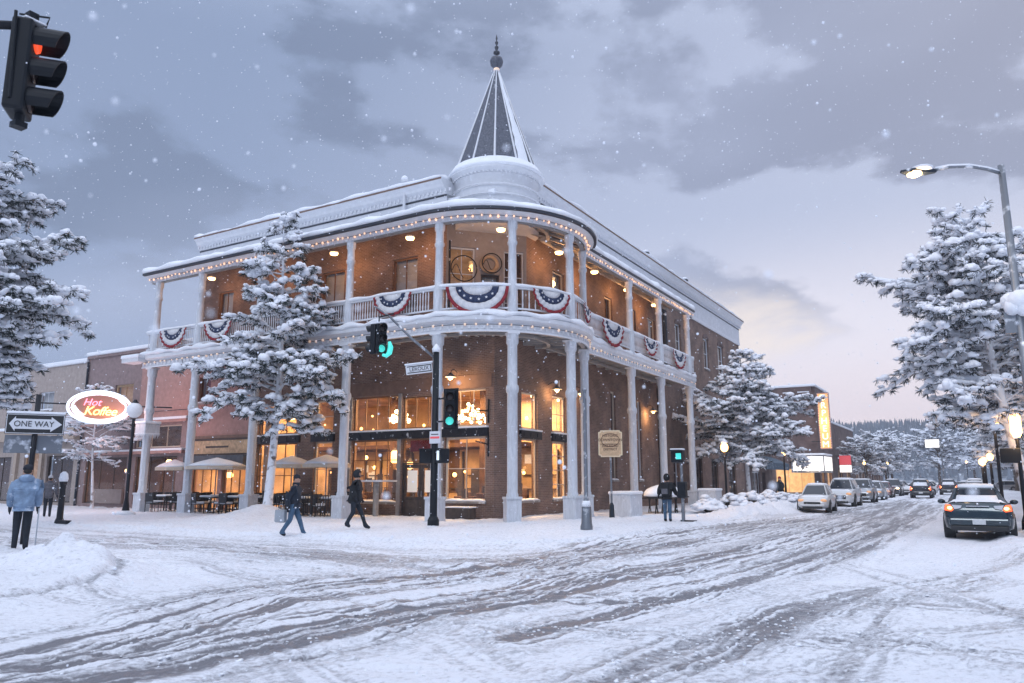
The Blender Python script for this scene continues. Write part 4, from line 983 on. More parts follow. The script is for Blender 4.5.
fo_=fb.build('far_pine_wood','far_forest_hazed',None,recalc=False); tag(fo_,'dark pine wood with painted blue haze covering the hill at the end of the street','forest',kind='stuff')

# ------------------------------------------------------------------ neighbouring buildings
b=thing('pink_shop_building','two storey mauve stucco shop building left of the hotel with amber upper windows','building',2.2,22.2)
PT_=lambda u,w,z:(-w,u,z)
ops=[(.8,4.6,.3,2.9),(5.4,9.6,.3,2.9),(1.2,4.2,3.9,5.0),(5.4,6.7,6.4,7.75),(8.3,9.8,6.4,7.7),(2.2,3.4,6.3,7.6)]
ops=[(.8,4.6,.3,3.0),(5.4,9.6,.3,3.0),(.6,4.8,3.5,4.75),(5.4,7.25,6.15,7.35),(8.1,9.75,6.25,7.45)]
wall('wall',PT_,0,10.3,0,9.2,ops,'stucco_mauve',b,.3)
m=MB(PT_); m.box(0,10.3,-15,-.3,9.0,9.1); m.build('roof','stone',b)
m=MB(PT_); m.box(-.05,10.35,-.35,.12,9.201,9.35); q=m.build('cornice','stucco_mauve',b); m=MB(PT_); m.box(-.1,10.4,-15,.2,9.36,9.6); m.build('snow_layer','snow',b,bevel=.08)
m=MB(PT_); m.box(0,10.3,0,.18,4.9,5.05); m.box(0,10.3,0,.35,3.15,3.3); q=m.build('ledge','stucco_pink',b); m=MB(PT_); m.box(0,10.3,0,.36,3.302,3.42); m.box(0,10.3,0,.2,5.052,5.2); m.build('snow_layer','snow',b,bevel=.03)
MB(PT_).tube([(10.2,.1,0),(10.2,.1,9)],.07,8).build('downpipe','dark_metal',b); m=MB(PT_); [m.tube([(0,.12,z_),(10.2,.12,z_)],.02,5) for z_ in (5.55,)]; m.build('wire','dark_metal',b)
m=MB(PT_); m.box(0,4.6,.002,.05,5.2,9.2); m.build('pink_glow_panel','stucco_pink',b)  # pink glow on the wall, put into the colour of this panel
window(PT_,.8,4.6,.3,3.0,b,3,1,'dark_wood','glass_store',back=None,sill=None); window(PT_,5.4,9.6,.3,3.0,b,3,1,'dark_wood','glass_store',sill=None); window(PT_,.6,4.8,3.5,4.75,b,3,1,'cream_frame','glass',back='room_dark',sill=None)
window(PT_,5.4,7.25,6.15,7.35,b,2,1,'board','glass',back='curtain_lit',fw=.12); window(PT_,8.1,9.75,6.25,7.45,b,2,1,'board','glass',back='half',fw=.12)
m=MB(PT_); m.box(.2,10.1,-4.2,-4.0,0,3.1); m.box(.2,10.1,-4,-.35,3.1,3.15); m.box(.2,.3,-4,-.35,0,3.1); m.box(10,10.1,-4,-.35,0,3.1); m.build('interior_wall','room_dark',b)
m=MB(PT_); m.box(5.5,8.4,-.02,.12,.32,1.15); m.build('planter_panel','planter',b)
light('ceiling_light','AREA',b,(2,3,2.9),45,(1,.55,.25),(1.5,1.5)); light('ceiling_light','AREA',b,(2,7.5,2.9),45,(1,.55,.25),(1.5,1.5))
pendant(3.6,29.3,2.1,'white shaded lamp glowing in the shop window left of the globe lamp post',.3,.34,'lamp_glow',30)
pendant(3.4,25.4,2.6,'small bright lamp in the dark shop window right of the globe lamp post',.25,.16,'lamp_glow',20)
b=thing('tan_shop_building','tan stucco shop building with a beige band and lit doorway at the far left','building',2.2,32.55)
ops=[(4.5,6.4,.1,3.4),(.6,3.6,.3,3.2),(8,13,.3,3.2),(3.6,5.4,6.2,7.4)]
wall('wall',PT_,0,26,0,9.0,ops,'stucco_tan',b,.3)
m=MB(PT_); m.box(0,26,-15,-.3,8.8,8.9); m.build('roof','stone',b)
m=MB(PT_); m.box(-.0,26,-15,.15,9.01,9.3); m.build('snow_layer','snow',b,bevel=.08)
m=MB(PT_); m.box(0,26,0,.5,4.2,4.9); m.build('fascia_band','stucco_beige',b); m=MB(PT_); m.box(0,26,0,.55,4.902,5.1); m.build('snow_layer','snow',b,bevel=.05)
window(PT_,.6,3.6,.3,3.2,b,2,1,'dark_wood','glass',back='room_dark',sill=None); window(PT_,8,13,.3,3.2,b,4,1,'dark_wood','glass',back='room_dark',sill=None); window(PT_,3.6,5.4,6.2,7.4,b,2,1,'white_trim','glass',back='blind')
window(PT_,4.5,6.4,.1,3.4,b,2,1,'board','glass_store',back='curtain_lit',sill=None)
MB(PT_).box(.5,3.7,.05,1.1,3.35,3.45).build('shop_awning','grey_awning',b); MB(PT_).box(.5,3.7,.05,1.15,3.452,3.58).build('snow_layer','snow',b,bevel=.04)
for u_ in (3.9,7.0,14,17): m=MB(PT_); m.box(u_,u_+.35,.0,.2,0,4.19); m.build('pilaster','stucco_beige',b)
b=thing('rear_house','snow-roofed gabled house rising behind the tan building','building',16,43)
m=MB(); m.box(0,8,-9,4,0,11.2); m.build('wall','stucco_tan',b); m=MB(); m.loft([[(-.5,-9.5,11.2),(-.5,4.5,11.2),(-.5,-2.5,13.1)],[(8.5,-9.5,11.2),(8.5,4.5,11.2),(8.5,-2.5,13.1)]]); m.build('roof','snow',b)
m=MB(); m.box(-.56,-.51,-5.5,.2,11.3,12.3); m.build('gable_window','dark_metal',b)
b=thing('roof_railing','white railing with frosted plants on the roof terrace left of the hotel','railing',7.5,24)
m=MB(); 
for i in range(17): m.box(-.03,.03,i*.5-.02,i*.5+.02,9.1,10.9)
for z in (9.9,10.4,10.9): m.box(-.03,.03,0,8.1,z,z+.05)
m.build('rails','white',b)
b=thing('antenna','thin bare mast on the roof left of the hotel','antenna',9,30.5,9.1); MB().tube([(0,0,0),(0,0,5.2)],[.05,.02],6).build('mast','grey_metal',b)
b=thing('antenna','short forked aerial beside the hotel roof railing','antenna',9,25.3,9.1); m=MB().tube([(0,0,0),(0,0,3.0)],[.05,.03],6); m.tube([(0,0,2),(0,.4,2.9)],.03,5); m.build('mast','dark_metal',b)
# low shop with blue awning beyond the hotel
b=thing('awning_shop','low brown shop with a dark blue awning beyond the hotel','building',44,2.0)
wall('wall',lambda u,w,z:(u,-w,z),0,9,0,4.2,[(1,3.6,.3,2.4),(4.6,5.9,0,2.4)],'brick_dark',b,.3)
m=MB(); m.box(0,9,.3,12,4.0,4.2); m.build('roof','stone',b); m=MB(); m.box(-.1,9.1,-.2,12,4.21,4.6); m.build('snow_layer','snow',b,bevel=.1)
m=MB(); m.loft([[(x,0,3.9),(x,-1.6,3.2),(x,-1.6,2.6),(x,-1.5,2.6),(x,-.05,3.0)] for x in (-.5,9)]); m.build('awning','awning_blue',b)
window(lambda u,w,z:(u,-w,z),1,3.6,.3,2.4,b,2,1,'white_trim','glass',back='room_dark',sill=None)
# theatre
b=thing('theatre_building','tall dark brick theatre with a snow-streaked side wall down the street','building',71,.5)
TH=lambda u,w,z:(u,-w,z)
wall('wall',TH,0,32,0,9,[(0.8,3.2,.2,3),(5,9,.1,3.1),(14,18,.3,3),(22,26,.3,3)],'brick_dark',b,.4)
m=MB(); m.box(0,.4,.4,14,0,12.7); m.box(.4,9.5,0.01,14,9.01,12.7); m.box(9.5,32,.4,14,0,8.9); m.build('wall','brick_dark',b)
window(lambda u,w,z:(-w,u,z),.6,5.0,.2,3.0,b,3,1,'board','glass',back=None,sill=None,setb=-.1); m=MB(); m.box(-.03,-.005,.65,4.95,.25,2.95); m.build('shop_glow','shop_lit',b)
m=MB(); m.box(-.15,9.7,-.15,14,12.71,13.0); m.box(9.7,32,-.1,14,9.01,9.3); m.build('snow_layer','snow',b,bevel=.1)
m=MB(); rs_=random.Random(8)
for i in range(46):
    t0=rs_.uniform(.2,12.5); z0=rs_.uniform(7.2,12.2); m.box(-.05,-.001,t0,t0+rs_.uniform(.5,1.6),z0,z0+.12)
o_=m.build('snow_patches','snow',b); tag(o_,kind='stuff')
for a,c in ((.8,3.2),(5,9),(14,18),(22,26)): window(TH,a,c,.2,3,b,3,1,'board','glass',back='shop_lit',sill=None)
# vertical sign
b=thing('theatre_sign','tall yellow lit vertical theatre sign reading ORPHEUM','sign',70,-.55,5.2); b.scale=(.86,.86,.86)
m=MB(); m.box(-.2,.2,-.75,.75,.0,7.6); m.build('cabinet','stucco_pink',b,bevel=.04)
m=MB(); m.box(-.26,-.2,-.62,.62,.12,7.45); m.build('face_panel','sign_yellow',b)
for i,chh in enumerate('ORPHEUM'): text('letter',chh,1.15,'sign_letter',b,(-.29,0,6.9-i*1.05),(PI/2,0,-PI/2),.03,sx=1.0)
m=MB()
for z in np.arange(.2,7.5,.33):
    for y in (-.68,.68): m.sphere((-.24,float(y),float(z)),.05,5,4)
m.build('bulb_row','bulb_soft',b)
m=MB(); m.box(-.1,.1,.75,1.9,1,1.1); m.box(-.1,.1,.75,1.9,6,6.1); m.build('bracket','black_metal',b)
light('sign_glow','POINT',b,(-1.2,.3,3.5),90,(1,.6,.3),.6)
b=thing('marquee','glowing white theatre marquee board under the vertical sign','marquee',65.4,.6,2.5)
m=MB(); m.box(0,5.4,-1.5,2.0,0,1.9); m.build('canopy','grey_metal',b); m=MB(); m.box(-.05,-.001,-1.4,1.8,.2,1.75); m.build('face_panel','marquee_white',b); m=MB(); m.box(.1,5.3,-1.55,-1.501,.2,1.75); m.build('face_panel','marquee_white',b)
m=MB(); m.box(-.1,5.5,-1.6,2.0,1.901,2.1); m.build('snow_layer','snow',b,bevel=.06)
light('sign_glow','POINT',b,(-1.6,0,.3),70,(1,.75,.5),.5)
for s_,w_,h_,c_,lab in ((103.2,6.5,6.5,'brick_dark','low brick shop row on the left beyond the theatre'),(110,17,8,'stucco_tan','pale two storey building far down the left side of the street'),(128,26,6,'brick_dark','last low building on the left side of the street')):
    b=thing('shop_building',lab,'building',s_,1.5); wall('wall',TH,0,w_,0,h_,[(1.5+4*i,4+4*i,.3,2.8) for i in range(int(w_/4.4))],c_,b,.3)
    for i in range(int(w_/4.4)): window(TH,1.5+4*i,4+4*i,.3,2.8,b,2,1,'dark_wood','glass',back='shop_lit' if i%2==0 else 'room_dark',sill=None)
    m=MB(); m.box(0,w_,.3,10,h_-.2,h_-.1); m.box(0,.3,.3,10,0,h_-.2); m.build('roof','stone',b); m=MB(); m.box(-.1,w_+.1,-.1,10,h_+.01,h_+.35); m.build('snow_layer','snow',b,bevel=.1)
b=thing('shop_sign','small red and white lit box sign on a post beyond the theatre','sign',76,-1.5,2.4); m=MB(); m.box(-.15,.15,-.8,.5,1.1,2.2); m.build('red_panel','sign_red',b); m=MB(); m.box(-.15,.15,-.8,.5,.2,1.05); m.build('white_panel','marquee_white',b); MB().tube([(0,.55,-2.2),(0,.55,2.3)],.07,6).build('pole','black_metal',b)
b=thing('shop_sign','plain white lit box sign high on a pole far down the street','sign',118,-9.5,0); m=MB(); m.box(-.2,.2,-1.0,1.0,6.9,8.2); m.build('face_panel','marquee_white',b); MB().tube([(0,-1.2,0),(0,-1.2,8.4)],.12,6).build('pole','grey_metal',b)
# right hand side buildings
RT=lambda u,w,z:(u,w,z)
for s_,w_,h_,c_,lab in ((8,16,6.2,'brick_dark','brown shopfront building behind the trees on the right pavement'),(24.5,18,5.2,'stucco_tan','tan shop building farther along the right pavement'),(43,30,6,'brick_dark','long brick building far along the right side of the street'),(74,50,5,'stucco_tan','farthest pale building on the right side of the street')):
    b=thing('shop_building',lab,'building',s_,-22.0); n_=int(w_/4.2); wall('wall',RT,0,w_,0,h_,[(1+4*i,4+4*i,.4,2.9) for i in range(n_)],c_,b,.3)
    for i in range(n_): window(RT,1+4*i,4+4*i,.4,2.9,b,2,1,'dark_wood','glass',back='shop_lit' if i%3==0 else 'room_dark',sill=None)
    m=MB(); m.box(0,w_,-10,-.3,h_-.2,h_-.1); m.box(0,.3,-10,-.3,0,h_-.2); m.build('roof','stone',b); m=MB(); m.box(-.1,w_+.1,-10,.1,h_+.01,h_+.3); m.build('snow_layer','snow',b,bevel=.08)
    m=MB(); m.box(0,w_,.0,1.3,3.2,3.4); m.build('awning','dark_wood',b)

# ------------------------------------------------------------------ street furniture
def face_text(body,size,m,parent,x,y,z,side=-1,depth=.008,**k):   # reads towards -x of its thing
    return text('lettering',body,size,m,parent,(x,y,z),(PI/2,0,-PI/2),depth,**k)
TOCAM=lambda s,t:math.atan2(-14.9-t,-24.9-s)+PI    # rotation so that local -x looks at the street corner opposite
# big signal at the upper left, hanging from its mast arm
def signal_head(parent,n,ry,lit,litm,r=.15,gap=.34,vis=.27,dirs=None):
    # head faces +x before rotation by ry about z
    h_=bpy.data.objects.new('signal_head',None); col.objects.link(h_)
    b=MB(); b.box(-.13,.07,-.18,.18,0,gap*n); hd=b.build('signal_head','signal_black',parent,bevel=.03); hd.rotation_euler[2]=ry
    bpy.data.objects.remove(h_)
    for i in range(n):
        zc=gap*(n-1-i)+gap/2
        v=MB(); k=14; rg=[]
        for x,cut in ((.07,0),(.07+vis,1)):
            rg.append([(x-(.12*(1-math.sin(rad(-40+260*j/k)))*.5 if cut else 0),r*math.cos(rad(-40+260*j/k)),zc+r*math.sin(rad(-40+260*j/k))) for j in range(k+1)])
        v.loft(rg,closed=False,cap=False); vo=v.build('visor','signal_black',hd); so=vo.modifiers.new('th','SOLIDIFY'); so.thickness=.012
        l=MB(); l.tube([(.07,0,zc),(.095,0,zc),(.105,0,zc)],[r*.88,r*.8,r*.3],16); l.build('lens',litm if i==lit else 'signal_off',hd,smooth=True)
    return hd
sg=thing('hanging_traffic_signal','large black three-lamp traffic signal glowing red at the upper left','traffic signal',-21.58,-7.56,5.03)
hd=signal_head(sg,3,-rad(40),0,'signal_red',.15,.34,.3); 
m=MB(); m.tube([(-.16,-.1,.1),(-.2,-.1,1.05)],.018,6); m.tube([(0,0,-.1),(0,0,.02)],.05,8); m.box(-.06,.06,-.06,.06,-.14,-.08); m.box(-.05,.05,-.05,.05,1.06,1.16); m.tube([(0,0,1.02),(0,0,1.1)],.03,6); m.tube([(.1,-.1,1.02),(.12,-.12,1.14),(-.1,.05,1.12)],.012,5); m.build('bracket','signal_black',sg,bevel=.008)
MB().box(-.12,.1,-.13,.13,1.022,1.045).build('snow_layer','snow',sg,bevel=.012)
sg.rotation_euler[1]=0; sg.rotation_euler[0]=0
sg.scale=(.9,.9,.9)
ma=thing('mast_arm','dark horizontal mast arm reaching in from the left above the street','mast arm',-21.68,-7.4,0.32)
pa=W(-22.02,-8.02,5.52); MBm=MB(); a0=Vector((0.05,-.12,5.62)); MBm.tube([(0.03,-.13,5.6),(-.35,.75,5.72),(-1.2,2.6,5.9),(-2.6,5.4,6.1)],[.04,.045,.06,.08],10); MBm.build('arm','black_metal',ma,smooth=True)
MB().tube([(-2.6,5.4,0),(-2.6,5.4,6.5)],[.14,.10],12).build('pole','black_metal',ma,smooth=True)
# pole with signals on the hotel corner
g0=G(-3.4,1.1)
p=thing('signal_pole','black signal pole on the hotel corner with a round cap and curved arm','pole',-3.4,1.1,g0)
MB().tube([(0,0,-.1),(0,0,.25),(0,0,6.05)],[.16,.13,.105],12).build('shaft','signal_black',p,smooth=True)
MB().lathe([(.2,0),(.2,.18),(.14,.3)],n=12).build('base','signal_black',p)
MB().tube([(0,0,5.75),(-.5,.75,6.5),(-1.0,1.4,7.3),(-1.25,1.8,7.62)],[.05,.045,.04,.035],8).build('curved_arm','grey_metal',p,smooth=True)
MB().tube([(0,0,6.0),(0,0,6.12),(0,0,6.3)],[.15,.16,.02],10).build('snow_cap','snow',p,smooth=True)
sg=thing('traffic_signal','cluster of black signal heads showing a teal arrow, hanging in front of the balcony','traffic signal',-4.55,2.75,5.95)
h1=signal_head(sg,3,PI-rad(75),-1,'signal_off',.15,.36,.22); h1.location=(-.05,.22,.1)
h2=signal_head(sg,3,PI+rad(55),2,'signal_teal',.15,.36,.26); h2.location=(-.05,-.12,.1)
a=MB(); a.tube([(-.22,-.34,.02),(-.1,-.42,.0),(.02,-.45,.12),(.06,-.46,.32),(.0,-.45,.52)],[.05,.07,.1,.1,.05],8); a.build('glowing_arrow','signal_teal',sg,smooth=True)
MB().tube([(0,.05,1.2),(0,.05,1.45),(-.0,-.6,1.5)],.03,6).build('hanger','black_metal',sg); MB().box(-.12,.12,-.3,.4,1.19,1.26).build('snow_layer','snow',sg,bevel=.03)
sg=thing('traffic_signal','vertical black three-lamp signal lit teal at the bottom, right of the corner pole','traffic signal',-3.42,.62,3.45)
h3=signal_head(sg,3,PI+rad(38),2,'signal_teal',.16,.42,.2); h3.location=(0,-.15,.02); MB().box(-.03,.03,-.05,.42,.2,.26).box(-.03,.03,-.05,.42,1.0,1.06).build('bracket','black_metal',sg); m=MB(); m.box(.12,.14,-.42,.2,-.05,1.38); m.build('backplate','signal_black',sg)
sg=thing('walk_signal','black pedestrian signals back to back low on the corner pole, one showing white','pedestrian signal',-3.4,1.1,2.25)
for sy,rr_ in ((.36,rad(30)),(-.36,-rad(20))):
    m=MB(); m.box(-.2,.14,-.22,.22,0,.5); q=m.build('signal_box','signal_black',sg,bevel=.04,loc=(0,sy,0),rot=rr_)
    if sy<0: MB().box(-.215,-.20,-.07,.07,.1,.42).build('lens','walk_white',q,bevel=.03)
    MB().box(-.36,-.2,-.22,.22,.46,.5).build('visor','signal_black',q)
sg=thing('street_name_sign','snow-edged white street name sign with dark lettering on top of the corner pole','street sign',-3.4,1.1,5.45,rad(32)); sg.rotation_euler[0]=rad(-7)
m=MB(); m.box(-.02,.02,.12,1.05,.0,.34); q=m.build('panel','sign_white',sg,bevel=.01); m=MB(); m.box(-.05,.05,.08,1.08,.341,.40); m.build('snow_layer','snow',sg,bevel=.02)
m=MB(); m.box(-.028,-.0205,.17,1.0,.045,.075); m.box(-.028,-.0205,.17,1.0,.265,.295); m.box(-.028,-.0205,.15,.18,.045,.295); m.build('border','sign_black',q); face_text('LEROUX',.19,'sign_black',q,-.024,.58,.17,sx=.95); 
sg=thing('notice_sign','small white sign with a red line of text on the corner pole','sign',-3.55,1.0,2.92); m=MB(); m.box(-.02,.02,-.25,.2,0,.42); q=m.build('panel','sign_white',sg); m=MB(); m.box(-.026,-.0205,-.22,.17,.17,.24); m.build('red_line','sign_red',q); m=MB(); m.box(-.026,-.0205,-.18,.13,.30,.33); m.build('grey_line','sign_black',q)
# plain tapered pole with flared base
p=thing('lamp_pole','slim grey pole with a heavy flared base at the kerb below the turret','pole',-2.4,-4.2,G(-2.4,-4.2)-.02)
MB().lathe([(.2,0),(.2,.1),(.17,.2),(.15,.75),(.11,.85),(.065,1.0),(.06,4.4),(.075,4.42),(.075,4.5)],n=12).build('shaft','grey_metal',p,smooth='auto'); MB().tube([(0,0,.72),(0,0,.9)],[.16,.12],10).build('snow_collar','snow',p,smooth=True)
# historic marker
p=thing('historic_marker','cream and brown notched marker sign with carved lettering, on a slim pole','sign',5.1,-1.8,G(5.1,-1.8),rad(22))
MB().tube([(0,0,0),(0,0,3.7)],.045,8).build('pole','grey_metal',p); MB().lathe([(.12,0),(.1,.5),(.05,.6)],n=10).build('base','dark_metal',p)
def notched(w,h,n_): return [(-w+n_,-h),(w-n_,-h),(w-n_,-h+n_*.6),(w,-h+n_*.6+.02),(w,h-n_*.6-.02),(w-n_,h-n_*.6),(w-n_,h),(-w+n_,h),(-w+n_,h-n_*.6),(-w,h-n_*.6-.02),(-w,-h+n_*.6+.02),(-w+n_,-h+n_*.6)]
m=MB(); m.loft([[(x,y_,z_+3.05) for y_,z_ in notched(.5,.56,.09)] for x in (-.05,.05)]); q=m.build('board','hist_edge',p)
m=MB(); m.loft([[(x,y_,z_+3.05) for y_,z_ in notched(.45,.51,.08)] for x in (-.062,-.0505)]); m.build('face_panel','hist_board',q)
face_text('HISTORIC',.15,'hist_ink',q,-.068,0,3.38); face_text('DOWNTOWN',.15,'hist_ink',q,-.068,0,3.2); face_text('RAILROAD\nDISTRICT',.14,'hist_ink',q,-.068,0,2.88)
m=MB(); m.tube([(-.066,.38*math.cos(a*PI/10),3.2+.28*math.sin(a*PI/10)) for a in range(21)],.01,4,cap=False); m.box(-.07,-.062,-.42,.42,3.02,3.04); m.build('ornament','hist_ink',q)
# pedestrian signal on a short pole by the walker
p=thing('walk_signal','short pedestrian signal post showing teal, beside the person in black','pedestrian signal',3.2,-5.5,G(3.2,-5.5))
MB().tube([(0,0,0),(0,0,2.2)],[.07,.055],8).build('post','grey_metal',p); m=MB(); m.box(-.18,.16,-.1,.34,2.15,2.62); q=m.build('signal_box','signal_black',p,bevel=.03); MB().box(-.2,-.185,-.06,.14,2.28,2.5).build('lens','signal_teal',q); MB().box(-.36,-.18,-.1,.34,2.58,2.62).build('visor','signal_black',q)
MB().box(-.14,.14,-.16,.16,.85,1.45).build('controller_box','signal_black',p,bevel=.04); MB().box(-.2,.14,-.12,.36,2.621,2.68).build('snow_layer','snow',p,bevel=.02); MB().box(-.05,.05,-.5,.1,.0,.05).build('foot','signal_black',p)
# globe lamp, bollard, one way sign
p=thing('globe_lamp_post','black lamp post with a frosted white globe in front of the neon sign','street lamp',-3.2,18.9,G(-3.2,18.9))
MB().lathe([(.2,0),(.18,.15),(.12,.5),(.08,.8),(.07,4.4),(.1,4.45)],n=12).build('shaft','black_metal',p,smooth='auto'); MB().sphere((0,0,4.85),.36,16,12).build('globe','globe_frost',p,smooth=True); MB().lathe([(.1,5.15),(.16,5.2),(.05,5.35)],n=10).build('cap','black_metal',p)
MB().sphere((0,0,.05),.45,10,6,sc3=(1,1,.4)).build('snow_mound','snow',p,smooth=True)
p=thing('bollard','short dark post with a tall snow cap near the neon sign','bollard',-9.0,13.8,G(-9,13.8))
MB().lathe([(.17,0),(.15,.1),(.11,.2),(.10,1.35),(.13,1.4),(.13,1.5)],n=12).build('post','black_metal',p,smooth='auto'); MB().lathe([(.14,1.5),(.16,1.6),(.13,1.78),(.05,1.86)],n=10).build('snow_cap','snow',p,smooth=True); MB().box(-.1,.1,-.6,.0,0,.12).build('foot','black_metal',p)
p=thing('one_way_sign','black and white one way arrow sign on a dark post at the left edge','road sign',-13.8,6.75,G(-13.8,6.75)-.05)
MB().tube([(0,0,0),(0,0,4.0)],.07,8).build('post','black_metal',p,smooth=True)
RS=bpy.data.objects.new('sign_panel',None); bpy.data.objects.remove(RS)
m=MB(); m.box(-.11,-.08,-.68,.68,2.92,3.46); q=m.build('panel','sign_black',p,rot=rad(58)); m=MB(); zc=3.19
ar=[(-.52,-.12),(-.52,-.2),(-.62,0),(-.52,.2),(-.52,.12),(.36,.12),(.36,.2),(.62,0),(.36,-.2),(.36,-.12)]
ar=[(.60,0),(.46,.2),(.46,.135),(-.36,.135),(-.36,.2),(-.62,0),(-.36,-.2),(-.36,-.135),(.46,-.135),(.46,-.2)]
m.loft([[(x,y_,zc+z_) for y_,z_ in ar] for x in (-.118,-.1105)]); m.build('arrow','sign_white',q)
m=MB(); 
for a,b_,c,d in ((-.665,.665,2.935,2.95),(-.665,.665,3.43,3.445),(-.665,-.65,2.951,3.429),(.65,.665,2.951,3.429)): m.box(-.117,-.1105,a,b_,c,d)
m.build('border','sign_white',q); face_text('ONE WAY',.215,'sign_black',q,-.12,.03,zc-.005,sx=.92)
m=MB(); m.box(-.13,-.06,-.68,.68,3.461,3.53); m.build('snow_layer','snow',q,bevel=.025)
m=MB(); m.box(.06,.08,-.66,.68,2.42,2.9); m.build('back_panel','grey_metal',p,rot=rad(58))
# neon sign
p=thing('neon_sign','oval neon shop sign with a white glowing ring and orange script lettering','neon sign',-2.3,23.3,5.35,0)
p.rotation_euler[2]=ROT+PI/2   # local -x looks back along the cross street
def ell(a,b,x,n=40): return [(x,a*math.cos(2*PI*k/n),b*math.sin(2*PI*k/n)) for k in range(n+1)]
p.rotation_euler[2]=ROT-PI/2+PI+rad(-33)
m=MB(); m.loft([[q for q in ell(1.5,.86,x)[:-1]] for x in (-.06,.08)]); m.build('backing','sign_back',p)
m=MB(); m.tube(ell(1.42,.80,-.12),.07,8,cap=False); m.tube(ell(1.22,.66,-.12),.05,8,cap=False); m.build('neon_ring','neon_white',p,smooth=True)
m=MB(); m.tube([(-.12,1.2,0),(-.12,.95,-.32),(-.12,.7,-.5)],.12,8); m.tube([(-.12,-1.15,.25),(-.12,-.9,.45)],.1,8); m.build('neon_swash','neon_white',p,smooth=True)
text('lettering','Hot',.5,'neon_pink',p,(-.14,.35,.22),(PI/2,0,-PI/2),.03,shear=.3); text('lettering','Koffee',.62,'neon_orange',p,(-.14,-.05,-.22),(PI/2,0,-PI/2),.03,shear=.3,spacing=.9)
m=MB(); m.tube([(.02,3.6,.12),(.02,-3.4,.12)],.035,6); m.build('support_bar','black_metal',p)
light('sign_glow','POINT',p,(-.6,-.9,-.5),60,(1,.55,.45),.4); light('sign_glow','POINT',p,(.3,-1.6,-.4),130,(1,.45,.35),.5)
# lanterns
def lantern_post(label,s,t,h,e,mm='lamp_orange',head=.24,group='lantern posts along the pavements',square=False):
    p=thing('lantern_post',label,'street lamp',s,t,G(s,t) if s<60 else .1,0,group)
    MB().lathe([(.16,0),(.14,.3),(.07,.5),(.055,h-.1),(.09,h-.05)],n=10).build('shaft','black_metal',p,smooth='auto')
    if square: MB().loft([[(x*w_,y*w_,z) for x,y in ((1,1),(-1,1),(-1,-1),(1,-1))] for w_,z in ((head*.6,h),(head,h+.15),(head,h+.6),(head*.8,h+.7))]).build('glass_lantern',mm,p)
    else: MB().sphere((0,0,h+.25),head,12,9,sc3=(1,1,1.15)).build('glass_globe',mm,p,smooth=True)
    MB().lathe([(head*.8,h+.48 if not square else h+.71),(head*.9,h+.54 if not square else h+.76),(.04,h+.72 if not square else h+.95)],n=10).build('cap','snow',p)
    light('lamp_light','POINT',p,(-.35,0,h-.1),e,(1,.58,.25),.25); return p
lantern_post('glowing round lantern on a slim post in front of the shrubs beyond the hotel',17.5,-3.2,3.1,60,'lamp_orange',.22)
lantern_post('amber lantern on a post behind the bushy pine beyond the hotel',33,-3.2,3.3,40)
lantern_post('bright square lantern with a dark box sign at the right edge of the photo',3.6,-16.15,2.85,55,'lamp_orange',.15,square=True)
lantern_post('amber lantern between the forked trunks on the right pavement',10.4,-15.75,3.5,50,head=.17)
for i,(s_,t_,h_,l_) in enumerate(((16.5,-15.6,2.35,'nearest of the small amber lanterns receding along the right pavement'),(21,-15.3,2.3,'second small amber lantern receding along the right pavement'),(28,-15.5,2.5,'third small amber lantern receding along the right pavement'),(36,-15.5,2.4,'fourth small amber lantern receding along the right pavement'),(50,-15.6,2.6,'farthest small amber lantern on the right pavement'),(70,-4.4,3.2,'small amber lantern by the parked cars beyond the theatre'),(95,-4.6,3.6,'faint amber lantern far down the left pavement'),(130,-14,4.4,'tiny amber light at the very end of the street'))):
    lantern_post(l_,s_,t_,h_,30,head=.15)
MB0=thing('box_sign','small dark box sign hanging beside the bright square lantern','sign',3.5,-16.0,2.2); MB().box(-.1,.1,-.2,.35,0,.45).build('panel','signal_black',MB0,bevel=.02)
# tall street lamp
p=thing('street_lamp','tall grey street lamp with a long curved arm and glowing head at the upper right','street lamp',-.5,-16.35,.1)
MB().tube([(0,0,0),(0,0,.5),(0,0,10.3)],[.16,.13,.085],12).build('pole','grey_metal',p,smooth=True)
dz=Vector((-.55,.84,0)).normalized()
P_=[Vector((0,0,10.05))+dz*d+Vector((0,0,h_)) for d,h_ in ((0,0),(.4,.12),(.9,.2),(1.5,.17),(1.9,.08))]
MB().tube(P_,[.05,.045,.04,.04,.045],8).build('arm','grey_metal',p,smooth=True)
MB().tube([q+Vector((0,0,.05)) for q in P_],[.04,.045,.04,.04,.04],6).build('snow_layer','snow',p,smooth=True)
H_=Vector((0,0,10.08))+dz*1.9; m=MB(); m.loft([[H_+dz*d+Vector((-dz.y*w_*sx_,dz.x*w_*sx_,z_)) for sx_,z_ in ((-1,a_),(-1,b_),(0,b_+.03),(1,b_),(1,a_))] for d,w_,a_,b_ in ((0,.05,-.03,.05),(.25,.12,-.07,.07),(.8,.13,-.07,.04),(1.0,.06,-.04,.0))]); hd=m.build('lamp_head','dark_metal',p,bevel=.01)
m=MB(); q=H_+dz*.62; m.sphere((q.x,q.y,q.z-.08),.17,10,6,sc3=(1.2,1.2,.5)); m.build('lens','lamp_glow',p,smooth=True)
m=MB(); q=H_+dz*.4; m.sphere((q.x,q.y,q.z+.07),.28,10,6,sc3=(1.1,1.1,.3)); m.build('snow_cap','snow',p,smooth=True)
light('lamp_light','POINT',p,(H_+dz*.6+Vector((0,0,-.3))),110,(1,.68,.36),.2)
